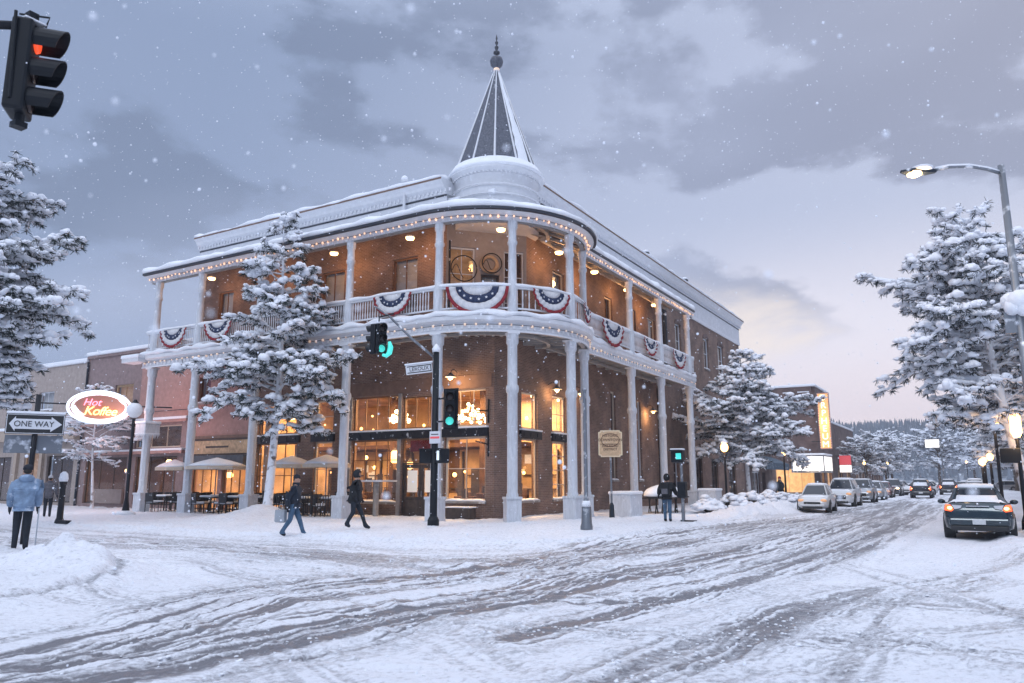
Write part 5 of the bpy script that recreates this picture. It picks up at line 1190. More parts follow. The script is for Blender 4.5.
q=MB(); [q.sphere((R.gauss(0,.1),-.1+R.gauss(0,.18),6.15+R.uniform(0,.3)),R.uniform(.16,.3),9,6,jit=.1) for _ in range(9)]; q.build('snow_clump','snow',p,smooth=True); MB().box(-.06,.06,-.55,.35,5.5,6.1).build('sign_plate','grey_metal',p)
p=thing('column_box','frosted box with icicles fixed halfway up the leftmost verandah column','box',-.85,21.3,4.0)
MB().box(-.42,.42,-.42,.42,0,.5).build('body','column_white',p,bevel=.03); MB().box(-.46,.46,-.46,.46,.501,.64).build('snow_cap','snow',p,bevel=.05)
m=MB()
for i in range(14):
    q=-.4+.06*i; m.tube([(-.42,q,.02),(-.42,q,-.1-.2*R.random())],[.02,.004],5); m.tube([(q,-.42,.02),(q,-.42,-.1-.2*R.random())],[.02,.004],5)
m.box(-.43,-.41,-.43,.43,0,.03); m.box(-.43,.43,-.43,-.41,0,.03); m.build('icicles','snow',p)
# pair of planter walls and snowy table stack by the street columns
for s_,t_,l_ in ((6.9,-1.6,'square white snow-capped plinth right of the marker sign'),(20.3,-1.4,'square white snow-capped plinth beside the last verandah column')):
    p=thing('plinth',l_,'plinth',s_,t_,.1,0,'white plinths by the street side columns'); MB().box(-.45,.9,-.5,.5,0,.95).build('body','column_white',p,bevel=.03); MB().box(-.5,.95,-.55,.55,.951,1.1).build('snow_cap','snow',p,bevel=.06)
p=thing('table_stack','stack of folded black terrace tables under a thick snow heap','tables',11.2,-1.9,.1)
m=MB(); rs_=random.Random(4)
for i in range(12):
    y0=-.5+.9*(i%3)*.5; x0=-1.7+.3*i; m.tube([(x0,y0,0),(x0+.35,y0,.95)],.03,5); m.tube([(x0+.35,y0,0),(x0,y0,.95)],.03,5)
m.box(-1.9,2.0,-.6,.5,.72,.78); m.build('legs','chair_black',p)
MB().sphere((0,0,.85),1.0,18,10,sc3=(2.0,.75,.5),jit=.04,zf=.25).build('snow_cap','snow',p,smooth=True)

# ------------------------------------------------------------------ terrace
def umbrella(label,s,t,r,h):
    u=thing('terrace_umbrella',label,'umbrella',s,t,.1,R.uniform(0,1),'cream terrace umbrellas in front of the hotel')
    n=8; m=MB(); rg=[]
    for rr_,zz in ((r,h-.42),(r,h-.28),(r*.5,h-.06),(.04,h+.08)): rg.append([(rr_*math.cos(2*PI*k/n),rr_*math.sin(2*PI*k/n),zz) for k in range(n)])
    m.loft(rg,cap=False); c=m.build('canopy','umbrella_cloth',u); so=c.modifiers.new('th','SOLIDIFY'); so.thickness=.015
    m=MB(); m.loft([[(rr_*math.cos(2*PI*k/n),rr_*math.sin(2*PI*k/n),zz) for k in range(n)] for rr_,zz in ((r*.97,h-.26),(r*.8,h-.14),(r*.5,h-.01),(.05,h+.15))],cap=True); m.build('snow_layer','snow',u,smooth=True)
    MB().tube([(0,0,0),(0,0,h)],.03,6).build('pole','grey_metal',u)
    for k in range(n):
        a=2*PI*k/n; MB().tube([(.05*math.cos(a),.05*math.sin(a),h-.05),(r*.95*math.cos(a),r*.95*math.sin(a),h-.33)],.012,4).build('rib','grey_metal',u)
umbrella('cream umbrella farthest left on the terrace, half behind the second column',1.0,21.5,1.0,2.5)
umbrella('widest cream umbrella under the signboard on the terrace',-.1,16.7,1.5,2.5)
umbrella('cream umbrella directly behind the snowy tree trunk',.7,12.4,1.1,2.55)
umbrella('cream umbrella left of the column near the shop windows',.4,9.9,1.05,2.55)
def chair0():
    c=thing('terrace_chair','x','chair',0,0,0,0,'snow-dusted black terrace chairs'); g=MB()
    MB().box(-.22,.22,-.22,.22,.42,.46).build('seat','chair_black',c,bevel=.01)
    m=MB(); m.box(-.25,-.2,-.24,.24,.5,.95); m.build('backrest','chair_black',c,bevel=.02)
    for x in (-.21,.21):
        for y in (-.21,.21): MB().tube([(x,y,0),(x,y,.9 if x<0 else .44)],.02,5).build('leg','chair_black',c)
    MB().box(-.2,.22,-.21,.21,.461,.54).build('snow_layer','snow',c,bevel=.03); return c
def table0():
    c=thing('terrace_table','x','table',0,0,0,0,'snow-covered terrace tables'); MB().box(-.4,.4,-.4,.4,.70,.74).build('tabletop','chair_black',c); MB().tube([(0,0,0),(0,0,.7)],.04,6).build('pedestal','chair_black',c); MB().box(-.22,.22,-.22,.22,0,.03).build('base','chair_black',c)
    MB().box(-.38,.38,-.38,.38,.741,.84).build('snow_layer','snow',c,bevel=.045); return c
ct,cc=table0(),chair0(); k=0
tabs=[(-.2,20.2,'snow-covered table beside the left end column'),(.2,18.9,'snow-covered table between the two left end columns'),(-.3,16.7,'snow-covered table right of the second column'),(.1,15.2,'snow-covered table under the widest umbrella'),(.3,13.9,'snow-covered table left of the tree trunk'),(.4,11.2,'snow-covered table right of the tree trunk'),(.3,9.4,'snow-covered table behind the walker with the bag'),(1.3,20.9,'snow-covered table against the far left shop window'),(1.3,18,'snow-covered table against the shop window under the sign board'),(1.2,15.9,'snow-covered table against the tall glowing window'),(1.3,12.9,'snow-covered table against the brick pier behind the tree')]
for i,(s_,t_,l_) in enumerate(tabs):
    o=ct if i==0 else copy_tree(ct); place(o,s_,t_,.12,R.uniform(-.2,.2),l_)
    for j,(ds,dt,rr_,w_) in enumerate(((0,.72,-PI/2,'left'),(0,-.72,PI/2,'right'),(-.75,0,0,'street'))):
        if j==2 and i in (1,4): continue
        o=cc if k==0 else copy_tree(cc); k+=1
        place(o,s_+ds+R.uniform(-.08,.08),t_+dt,.12,rr_+R.uniform(-.4,.4),f'snowy black chair, {w_} side of the {l_.replace("snow-covered ","")}')
f=thing('terrace_fence','low black metal fence along the terrace right of the tree','fence',-1.0,7.9,.1)
m=MB(); m.box(-.02,.02,0,4.4,.9,.95); m.box(-.02,.02,0,4.4,.1,.14)
for i in range(31): m.box(-.012,.012,i*.146,i*.146+.024,.14,.9)
m.build('railings','chair_black',f)
for y in (0,1.4,2.9,4.35): MB().box(-.04,.04,y,y+.05,0,1.1).build('post','chair_black',f)
p=thing('menu_stand','tall white framed heater table right of the terrace','table',.9,7.4,.1); MB().tube([(0,0,0),(0,0,1.5)],.13,8).build('column','stone',p); MB().box(-.5,.5,-.75,.75,1.5,1.58).build('tabletop','white',p,bevel=.02)
p=thing('sandwich_board','dark bench box below the large corner shop window','bench',1.55,3.4,.1); MB().box(-.25,.25,-.6,.6,0,.45).build('seat_box','dark_wood',p,bevel=.03); MB().box(-.27,.27,-.62,.62,.451,.5).build('snow_layer','snow',p,bevel=.02)
for z_,l_ in ((4.55,'upper black iron wall bracket on the brick corner pier'),(3.15,'lower curved black iron wall bracket on the brick corner pier')):
    p=thing('wall_bracket',l_,'bracket',2.16,2.45,z_,0,'iron brackets on the corner pier'); MB().box(-.03,.03,-.02,.03,-.5,.5).build('plate','black_metal',p); MB().tube([(-.03,0,.0),(-.6,.25,.0 if z_>4 else .12)],.03,6).build('arm','black_metal',p)
p=thing('downpipe','dark drainpipe on the street side wall between the far verandah columns','pipe',21.9,2.1,0); MB().tube([(0,0,0),(0,0,7.5)],.09,8).build('pipe','dark_metal',p)
p=thing('downpipe','grey drainpipe on the street side upper wall where the verandah ends','pipe',23.6,2.1,8.2); MB().tube([(0,0,0),(0,0,5.2)],.16,8).build('pipe','dark_metal',p)

# ------------------------------------------------------------------ people
def skin_mesh(name,joints,edges,mats,matfn,parent,sub=2):
    me=bpy.data.meshes.new(name); me.from_pydata([j[0] for j in joints],edges,[]); o=bpy.data.objects.new(name,me); col.objects.link(o)
    sk=o.modifiers.new('skin','SKIN'); sk.use_smooth_shade=True
    for i,j in enumerate(joints):
        r_=j[1]; r_=r_ if isinstance(r_,tuple) else (r_,r_); q_=1.0 if r_[0]<.02 else 1.22; r_=(r_[0]*q_,r_[1]*q_); me.skin_vertices[0].data[i].radius=r_
    me.skin_vertices[0].data[0].use_root=True
    ss=o.modifiers.new('sub','SUBSURF'); ss.levels=sub; ss.render_levels=sub
    dg=bpy.context.evaluated_depsgraph_get(); m2=bpy.data.meshes.new_from_object(o.evaluated_get(dg)); bpy.data.objects.remove(o); m2.name=name
    m2.materials.clear()
    for x in mats: m2.materials.append(M[x])
    for p_ in m2.polygons: p_.material_index=matfn(p_.center); p_.use_smooth=True
    o=bpy.data.objects.new(name,m2); col.objects.link(o); o.parent=parent; return o
def person(label,s,t,z,rot,H=1.75,legs=((.0,0),(.0,0)),arms=((0,.1,-.5),(0,.1,-.5)),coat='coat_navy',trous='trouser_dark',shoe='knit_dark',head='hood',hem=.82,bulk=1.0,lean=.04,hat='knit_dark',seated=False,group=None):
    # local x forward, y left. legs: (foot x, knee x); arms: hand offset (x,y,z) from the shoulder
    k=H/1.75; o=thing('person',label,'person',s,t,z,rot,group)
    J=[];E_=[]
    def j(x,y,z_,r,par=None):
        J.append(((x*k,y*k,z_*k),(r[0]*k,r[1]*k) if isinstance(r,tuple) else r*k)); 
        if par is not None: E_.append((par,len(J)-1))
        return len(J)-1
    pel=j(0,0,.95,(.135,.11)); ch=j(lean*.7,0,1.25,(.15,.115),pel); sh=j(lean,0,1.42,(.12,.09),ch); nk=j(lean+.01,0,1.50,.055,sh); hb_=j(lean+.02,0,1.575,(.068,.08),nk); hd=j(lean+.02,0,1.665,(.072,.088),hb_); j(lean+.01,0,1.735,(.045,.05),hd)
    j(lean+.105,0,1.625,.014,hb_)
    LL=[]
    for sd,(fx,kx) in zip((1,-1),legs):
        zf=.09+(.06 if fx<-.2 else 0)
        h_=j(.0,.09*sd,.88,.085,pel)
        kn=j(kx,.095*sd,.5,.062,h_) if not seated else j(.42,.1*sd,.5,.07,h_)
        an=j(fx,.1*sd,zf,.042,kn) if not seated else j(.42,.1*sd,.09,.045,kn)
        ax=fx if not seated else .42
        he=j(ax-.03,.1*sd,zf-.05,.04,an); to=j(ax+.15,.105*sd,zf-.055 if fx>=-.2 else zf-.075,.036,an)
    for sd,(ax,ay,az) in zip((1,-1),arms):
        shl=j(lean,.19*sd,1.40,.058,sh); S=Vector((lean,.19*sd,1.40)); Hn=S+Vector((ax,ay*sd,az)); mid=(S+Hn)/2+Vector((-.09,.02*sd,-.02)); el=j(*mid,.045,shl); wr=j(*Hn,.03,el)
        d=(Hn-mid).normalized(); side=Vector((1,0,0)) if abs(d.z)>.6 else Vector((0,0,1)); side=(side-d*side.dot(d)).normalized()
        pm=Hn+d*.05; pj_=j(*pm,(.03,.018),wr)
        for fi,(off,ln) in enumerate(((-.03,.06),(-.01,.075),(.01,.07),(.028,.055))):
            b1=pm+side*off+d*.045; b2=b1+d*ln*.55+Vector((0,-.012*sd,0)); q1=j(*b1,.009,pj_); j(*b2,.008,q1)
        q1=j(*(Hn+d*.02+side*.045),.011,wr); j(*(Hn+d*.055+side*.06),.009,q1)
    cz=1.475*k
    def mf(c):
        if c.z<.12*k: return 1
        if c.z>cz: return 2
        if c.z<.95*k and abs(c.y)<.2*k and abs(c.x)<.5: return 0
        return 1 if c.z<1.02*k else 3
    skin_mesh('body',J,E_,[trous,shoe,'skin_tone',coat],mf,o)
    # coat
    J=[];E_=[]; b=bulk
    pe=j(0,0,1.02,(.16*b,.135*b)); 
    if not seated:
        m1=j(0,0,(hem+1.0)/2+.02,(.165*b,.14*b),pe); j(0,0,hem+.05,(.155*b,.14*b),m1)
    c1=j(lean*.6,0,1.2,(.165*b,.135*b),pe); c2=j(lean,0,1.38,(.165*b,.125*b),c1); j(lean,0,1.475,(.085,.08),c2)
    for sd,(ax,ay,az) in zip((1,-1),arms):
        S=Vector((lean,.19*sd,1.39)); Hn=S+Vector((ax,ay*sd,az))*.93; mid=(S+Hn)/2+Vector((-.09,.02*sd,-.02)); q=j(*S,.088*b,c2); e=j(*mid,.07*b,q); j(*Hn,.055*b,e)
    co=skin_mesh('coat',J,E_,[coat],lambda c:0,o,3)
    hx=(lean+.015)*k; hz_=1.655*k
    if head=='hood':
        m=MB(); m.sphere((hx-.015*k,0,hz_-.01),.135*k,14,10,sc3=(1.0,.9,1.12)); 
        # open the hood towards the face
        v=m.v; keep=[f for f in m.f if not all((v[i][0]-hx)>.055*k and abs(v[i][2]-hz_+.02)<.1*k for i in f)]; m.f=keep; m.mi=[0]*len(keep)
        h_=m.build('hood',coat,o,smooth=True); so=h_.modifiers.new('th','SOLIDIFY'); so.thickness=.012; so.offset=-1
    else:
        m=MB(); m.lathe([(.092*k,hz_+.0),(.098*k,hz_+.02),(.1*k,hz_+.04),(.085*k,hz_+.09),(.04*k,hz_+.125),(.01,hz_+.13)],hx,0,14); m.build('knit_cap',hat,o,smooth=True)
        m=MB(); m.sphere((hx-.02*k,0,hz_-.03),.088*k,12,8,sc3=(.95,.95,1.0),zf=.8)
        m.build('hair','hair_dark',o,smooth=True)
        if head=='hoodcap': MB().sphere((hx-.10*k,0,hz_-.19),.13*k,14,9,sc3=(.75,1.15,.7)).build('hood',coat,o,smooth=True)
        m=MB(); m.loft([[((lean+r_*math.cos(a*PI/8))*k,r_*1.1*math.sin(a*PI/8)*k,z_*k) for a in range(16)] for r_,z_ in ((.09,1.46),(.105,1.5),(.095,1.55))],cap=False); m.build('collar',coat,o,smooth=True)
    for sd in (1,-1):
        MB().sphere((hx+.088*k,.03*sd*k,hz_+.0),.011*k,6,5).build('eye','hair_dark',o)
    MB().box(hx+.088*k,hx+.096*k,-.022*k,.022*k,hz_-.068*k,hz_-.06*k).build('mouth','bag_cloth',o)
    return o
WR=-rad(62)  # walking towards -t (to the right in the picture)
g_=lambda s,t:G(s,t)-.01
person('person walking in dark jacket, blue jeans and knit cap, carrying a pale bag',-9.0,1.9,g_(-9,1.9),WR,1.75,((.30,.16),(-.30,-.05)),((.02,.06,-.55),(-.12,.05,-.55)),'coat_navy','jeans',head='cap',hem=.9)
bg=thing('shopping_bag','pale grey shopping bag hanging from the hand of the walker in jeans','bag',-9.12,2.27,g_(-9,1.9)+.42); MB().loft([[(x,y,z) for x,y in ((.06*w_,.19*w_),(-.06*w_,.19*w_),(-.06*w_,-.19*w_),(.06*w_,-.19*w_))] for w_,z in ((.8,0),(1.05,.03),(1.0,.36))]).build('sack','bag_cloth',bg,bevel=.02); MB().tube([(0,.1,.36),(0,.05,.5),(0,-.05,.5),(0,-.1,.36)],.01,5).build('handle','bag_cloth',bg)
person('person walking right in a long black hooded coat with hands in pockets',-6.2,2.15,g_(-6.2,2.1),WR,1.83,((.34,.2),(-.22,.0)),((.1,.04,-.5),(.05,.04,-.5)),'coat_black','trouser_dark',head='hood',hem=.68,bulk=1.08,lean=.06)
person('person seen from behind in a bulky light blue parka and dark cap',-15.6,3.35,g_(-15.6,3.3)+.0,rad(60),1.86,((.04,.02),(-.02,.0)),((.08,.06,-.54),(.08,.06,-.54)),'coat_blue','trouser_dark',head='hoodcap',hem=.78,bulk=1.16)
st=thing('walking_stick','thin pale walking stick held by the person in the blue parka','stick',-15.42,3.06,g_(-15.42,3.06)); MB().tube([(0,0,0),(0,0,.9)],.014,6).build('stick','bag_cloth',st)
person('person cut off by the left edge, in a dark coat and pale hat',-16.3,4.05,g_(-16.3,4.05),rad(60),1.7,((.1,.05),(-.1,0)),((.1,.15,-.5),(.1,.1,-.5)),'coat_grey','trouser_dark',head='cap',hem=.8,hat='knit_light',bulk=1.1)
person('person in a grey coat and pale hat walking away past the tan building',-6.3,19.7,g_(-6.3,19.7),rad(60),1.76,((.1,.05),(-.08,.0)),((.05,.12,-.5),(.05,.12,-.5)),'coat_grey','trouser_dark',head='cap',hem=.72,hat='knit_light')
person('person in a black hood with a backpack, by the snowy table stack',3.6,-4.75,g_(3.6,-4.7),rad(8),1.78,((.05,.03),(-.03,0)),((.12,.16,-.42),(.12,.16,-.42)),'coat_black','jeans',head='hood',hem=.9,bulk=1.08)
bp_=thing('backpack','black backpack on the back of the person by the table stack','backpack',3.40,-4.78,g_(3.6,-4.7)+1.0); MB().box(-.12,.1,-.17,.17,0,.48).build('sack','coat_black',bp_,bevel=.05); MB().box(-.15,-.121,-.12,.12,.05,.25).build('pocket','coat_grey',bp_,bevel=.01)
person('small figure in dark clothes with a red cap by the blue awning shop',24.6,-4.6,.15,rad(140),1.72,((.05,.0),(-.05,0)),((.1,.1,-.45),(.05,.12,-.5)),'coat_navy','trouser_dark',head='cap',hat='cloth_red')
person('seated person in a black coat at the terrace table right of the tree',.55,8.6,-.32,PI,1.7,((0,0),(0,0)),((.3,-.05,-.35),(.3,-.05,-.35)),'coat_black','trouser_dark',head='cap',hem=.9,seated=True)

# ------------------------------------------------------------------ cars
def car(label,s,t,rot,kind='sedan',paint='paint_white',snow=.5,tail='tail_off',headl='head_amber',group='cars parked along the left kerb',scale=1.0,z=.02,name='parked_car'):
    K=dict(sedan=dict(L=4.5,w=.88,h=1.45,belt=.93,ws=(.95,.25),rg=(-.95,-1.65),roof=(.25,-.95),hood=.86,tr=1.02,wb=1.32,tyre=.32),
           hatch=dict(L=4.25,w=.87,h=1.52,belt=.95,ws=(1.05,.35),rg=(-1.45,-1.95),roof=(.35,-1.45),hood=.92,tr=.98,wb=1.27,tyre=.32),
           suv=dict(L=4.7,w=.93,h=1.72,belt=1.08,ws=(1.0,.45),rg=(-1.9,-2.2),roof=(.45,-1.9),hood=1.05,tr=1.08,wb=1.38,tyre=.37),
           pickup=dict(L=5.4,w=.96,h=1.82,belt=1.15,ws=(.85,.3),rg=(-.75,-.95),roof=(.3,-.75),hood=1.12,tr=1.12,wb=1.65,tyre=.4))[kind]
    c=thing(name,label,'car',s,t,z,rot,group); L_=K['L']/2; w=K['w']; bt=K['belt']
    # lower body
    st=[(-L_,.50,bt-.22,w*.80),(-L_+.04,.34,bt-.06,w*.88),(-L_+.14,.27,K['tr']-.02,w*.94),(-L_+.45,.24,K['tr'],w*.985),(-L_+.9,.22,bt+.03,w),(0,.2,bt,w),(K['ws'][0]-.1,.2,bt-.0,w),(K['ws'][0]+.3,.2,K['hood']+.03,w*.985),(L_-.6,.22,K['hood']-.04,w*.96),(L_-.25,.24,K['hood']-.13,w*.90),(L_-.08,.3,K['hood']-.25,w*.82),(L_,.38,K['hood']-.36,w*.72)]
    m=MB(); rg=[]
    for x,zb,zt,hw in st:
        H_=zt-zb; h=[(0,zb),(hw*.8,zb),(hw*.96,zb+.06),(hw,zb+H_*.35),(hw*1.0,zb+H_*.55),(hw*.975,zb+H_*.78),(hw*.93,zt-.045),(hw*.84,zt-.005),(hw*.5,zt+.02),(0,zt+.028)]
        rg.append([(x,y,z_) for y,z_ in h]+[(x,-y,z_) for y,z_ in h[-2:0:-1]])
    m.loft(rg); body=m.build('body',paint,c,smooth='auto')
    # greenhouse
    ww=w*.90; rw=w*.60; z0=bt-.01; z1=K['h']-.05
    base=[(K['ws'][0],ww*.86),(K['ws'][1]-.25,ww),(K['rg'][0]+.1,ww),(K['rg'][1],ww*.82)]
    top=[(K['roof'][0],rw*.93),(K['roof'][0]-.25,rw),(K['roof'][1]+.2,rw),(K['roof'][1],rw*.92)]
    def loop(pts,z_): return [(x,y,z_) for x,y in pts]+[(x,-y,z_) for x,y in pts[::-1]]
    zb_=K['tr']-.02 if kind in('sedan',) else z0
    bl=loop(base,z0); 
    m=MB(); m.loft([bl,loop(top,z1)]); m.build('window_glass','car_glass',c)
    m=MB(); m.loft([loop(top,z1),loop([(x*.98,y*.93) for x,y in top],z1+.035),loop([(K['roof'][0]-.08,rw*.8),(K['roof'][0]-.3,rw*.82),(K['roof'][1]+.25,rw*.82),(K['roof'][1]+.08,rw*.8)],z1+.055)]); m.build('roof',paint,c,smooth='auto')
    m=MB()
    for sd in (1,-1):
        for (bx,by),(tx,ty),r_ in ((base[0],top[0],.032),(base[3],top[3],.05),((-.15,ww),(-.2,rw),.028)): m.tube([(bx,by*sd,z0),(tx,ty*sd,z1+.01)],r_,6)
        m.tube([(top[0][0],top[0][1]*sd,z1),(top[1][0],top[1][1]*sd,z1),(top[2][0],top[2][1]*sd,z1),(top[3][0],top[3][1]*sd,z1)],.03,6)
    m.build('pillars',paint,c)
    # wheels
    r_=K['tyre']
    for x in (K['wb'],-K['wb']):
        for sd in (1,-1):
            m=MB(); m.tube([(x,sd*(w-.26),r_+.0),(x,sd*(w+.012),r_+.0)],r_+.075,22); m.build('wheel_arch','car_trim',c)
            m=MB(); m.tube([(x,sd*(w-.22),r_-.01),(x,sd*(w-.2),r_-.01),(x,sd*(w+.0),r_-.01),(x,sd*(w+.025),r_-.01)],[r_*.9,r_,r_,r_*.93],22); wt=m.build('wheel','tyre',c,smooth='auto')
            m=MB(); m.tube([(x,sd*(w+.02),r_-.01),(x,sd*(w+.032),r_-.01)],[r_*.62,r_*.5],12); m.build('rim','rim',wt)
    # mirrors, bumpers, lights, plates
    for sd in (1,-1):
        m=MB(); m.sphere((K['ws'][0]-.22,sd*(w+.10),bt+.06),.1,10,7,sc3=(.7,1.15,.75)); m.tube([(K['ws'][0]-.2,sd*(w-.08),bt+.0),(K['ws'][0]-.22,sd*(w+.06),bt+.03)],.025,5); m.build('mirror',paint,c,smooth=True)
        if kind=='sedan' or kind=='hatch': ty,tz0,tz1=.30,K['tr']-.24,K['tr']-.045
        else: ty,tz0,tz1=.16,bt-.38,bt-.02
        xo=-L_+.015
        m=MB(); m.loft([[(xo-.0+dx,sd*(w*.93),tz0+.03),(xo+dx,sd*(w*.93-ty*.55),tz0-.0),(xo+dx,sd*(w*.93-ty*.75),tz0+.05),(xo+dx,sd*(w*.93-ty*.5),tz1-.01),(xo+dx,sd*(w*.90),tz1)] for dx in (-.02,.2)])
        tlm=m.build('tail_light',tail,c,bevel=.01)
        if tail=='tail_lit':
            MB().sphere((xo-.02,sd*(w*.78),(tz0+tz1)/2),.06,8,6,sc3=(.4,1.1,.8)).build('lamp_core','tail_core',tlm,smooth=True)
        if kind=='sedan':
            m=MB(); m.loft([[(xo+dx,sd*(w*.93-ty*.82),tz0+.06),(xo+dx,sd*(w*.93-ty*1.35),tz0+.09),(xo+dx,sd*(w*.93-ty*1.45),tz1-.03),(xo+dx,sd*(w*.93-ty*.62),tz1-.01)] for dx in (-.015,.1)]); m.build('reverse_light','tail_clear',c)
        m=MB(); m.sphere((L_-.12,sd*w*.68,K['hood']-.26),.15,12,8,sc3=(.75,1.15,.62)); m.build('headlight',headl,c,smooth=True)
    m=MB(); m.box(-L_-.07,-L_+.2,-w*.84,w*.84,.40,.60); m.build('bumper',paint,c,bevel=.05); m=MB(); m.box(-L_-.04,-L_+.2,-w*.8,w*.8,.25,.399); m.build('lower_bumper','car_trim',c,bevel=.03)
    m=MB(); m.box(L_-.25,L_+.05,-w*.74,w*.74,.34,.46); m.build('bumper',paint,c,bevel=.04); m=MB(); m.box(L_-.2,L_+.03,-w*.5,w*.5,.47,.58 if kind!='suv' else .7); m.box(L_-.22,L_+.025,-w*.6,w*.6,.2,.335); m.build('grille','car_trim',c,bevel=.01)
    m=MB(); m.box(-L_-.085,-L_-.071,-.17,.17,.41,.55) if kind!='sedan' else m.box(-L_-.085,-L_-.071,-.16,.16,.43,.57); m.build('number_plate','plate',c,bevel=.006); m=MB(); m.box(L_+.051,L_+.065,-.16,.16,.35,.46); m.build('number_plate','plate',c)
    if kind=='sedan':
        m=MB(); m.box(-L_-.012,-L_+.03,-.28,.28,K['tr']-.10,K['tr']-.075); m.build('trim_strip','chrome',c); MB().sphere((-L_-.0,0,K['tr']-.03),.045,8,6).build('emblem','chrome',c,smooth=True)
        m=MB(); m.loft([[(-L_+.02+i_*.03,y*w*.9,K['tr']-.005+.03*i_) for y in (-1,-.5,0,.5,1)] for i_ in (0,1)],closed=False,cap=False); 
        m=MB(); m.tube([(-L_+.1,-.12,.28),(-L_-.03,-.12,.28)],.03,8) ; m.build('exhaust','chrome',c)
    # snow on roof, glass and lids
    if snow>0:
        n=10; q=MB(); rg=[]
        for i in range(n+1):
            x=K['roof'][1]+.02+(K['roof'][0]-K['roof'][1]-.04)*i/n; e=1-.55*(abs(i/n-.5)*2)**4; hh=.07*snow+.05*snow*R.random()
            rg.append([(x,y*rw*.93*(.97 if abs(y)==1 else 1),z1+.02+(0 if abs(y)==1 else (.035+hh*e*(1-.35*y*y)+.01*R.random()))) for y in (-1,-.93,-.6,-.3,0,.3,.6,.93,1)])
        q.loft(rg,closed=True,cap=True); q.build('roof_snow','snow',c,smooth=True)
        q=MB(); x0,x1=K['rg'][1],K['rg'][0]; 
        rg=[]
        for i in range(5):
            f=i/4*.55+.04; x=x0+(x1-x0)*f; zz=z0+(z1-z0)*f; wd=(ww*.82+(rw*.92-ww*.82)*f)*.9
            rg.append([(x-.03-.015*R.random(),y*wd,zz+.02) for y in (-1,-.5,0,.5,1)])
        q.loft(rg,closed=False,cap=False)
        ob=q.build('rear_glass_snow','snow',c,smooth=True); so=ob.modifiers.new('th','SOLIDIFY'); so.thickness=.02
        if kind=='sedan':
            q=MB(); rg=[]
            for i in range(5):
                x=-L_+.13+(K['rg'][1]+.05+L_-.13)*i/4; rg.append([(x,y*w*.8,K['tr']+(0.03 if abs(y)<1 else .0)+(.05*snow+.02*R.random() if 0<i<4 and abs(y)<1 else -.0)) for y in (-1,-.8,-.4,0,.4,.8,1)])
            q.loft(rg,closed=False,cap=False); ob=q.build('boot_snow','snow',c,smooth=True)
        q=MB(); rg=[]
        for i in range(6):
            x=K['ws'][0]+.05+(L_-.45-K['ws'][0])*i/5; rg.append([(x,y*w*.78,K['hood']-.0+(.045*snow if abs(y)<1 and i<5 else -.03)+.02*R.random()-(.06*i/5)) for y in (-1,-.7,-.3,.3,.7,1)])
        q.loft(rg,closed=False,cap=False); q.build('bonnet_snow','snow',c,smooth=True)
        if snow>9:
            q=MB(); q.loft([[(K['ws'][0]+(K['ws'][1]-K['ws'][0])*f+.03,y*(ww*.86+(rw*.93-ww*.86)*f)*.5-ww*.35,z0+(z1-z0)*f+.02) for y in (-1,0,1)] for f in (.03,.3,.55)],closed=False,cap=False); ob=q.build('windscreen_snow','snow',c); so=ob.modifiers.new('th','SOLIDIFY'); so.thickness=.02
    return c
car('dark teal sedan with glowing tail lights and snowy roof at the right',2.9,-14.9,rad(0),'sedan','paint_teal',.9,'tail_lit','head_amber','cars on the right side of the street')
car('white snow-dusted hatchback first in the left kerb row',19.6,-7.5,PI+rad(2),'hatch','paint_white',.8).scale=(.93,.93,.93)
sv=car('white snow-dusted off-roader second in the left kerb row',30.4,-7.35,PI,'suv','paint_white',.8)
c3=car('silver off-roader with snowy roof third in the left kerb row',40.2,-7.4,PI+rad(1.5),'suv','paint_silver',.5)
dk=car('dark snow-roofed hatchback fourth in the left kerb row',49.5,-7.3,PI,'hatch','paint_silver',.8)
c=car('snow-covered sedan fifth in the left kerb row',59.5,-7.1,PI,'sedan','paint_red',.9)
db=car('dark off-roader with amber lights sixth in the left kerb row',68.5,-7.2,PI,'suv','paint_dark',.7,headl='head_lit')
c=copy_tree(dk); place(c,78,-7.0,.02,PI,'silver hatchback seventh in the left kerb row')
wh=car('snow-covered white hatchback turned side-on near the end of the left kerb row',74,-9.4,PI-rad(35),'hatch','paint_white',1.0)
mid=car('dark car driving away mid-street with red tail lights',59,-10.5,0,'suv','paint_dark',.5,'tail_lit',group='cars driving in the street',name='moving_car')
c=copy_tree(mid); place(c,78,-12.3,.02,0,'second dark car with red tail lights farther up the street')
onc=car('oncoming car with bright headlights far up the street',86,-13.6,PI,'sedan','paint_dark',.4,headl='head_lit',group='cars driving in the street',name='moving_car')
c=copy_tree(onc); place(c,97,-12.2,.02,PI,'farther oncoming car with bright headlights')
c=copy_tree(dk); place(c,44,-14.9,.02,0,'snow-covered car parked at the right kerb nearest beyond the sedan','cars on the right side of the street')
for i,(s_,t_,src,l_) in enumerate(((54,-14.9,sv,'second snow-covered car beyond the sedan on the right kerb'),(66,-14.9,dk,'third snow-covered car beyond the sedan on the right kerb'),(80,-15,sv,'fourth snow-covered car beyond the sedan on the right kerb'))):
    c=copy_tree(src); place(c,s_,t_,.02,0,l_,'cars on the right side of the street')
for i,(s_,t_,r_,src,l_) in enumerate(((100,-8.6,1.4,wh,'snow-buried car side-on in the far parking row, leftmost'),(104,-4.5,1.6,dk,'snow-buried car in the far parking row, behind the leftmost'),(112,-13.5,1.5,wh,'snow-buried car across the end of the street, left of centre'),(116,-18.5,1.7,dk,'snow-buried car across the end of the street, right of centre'))):
    c=copy_tree(src); place(c,s_,t_,.02,r_,l_,'snow-buried cars at the end of the street')

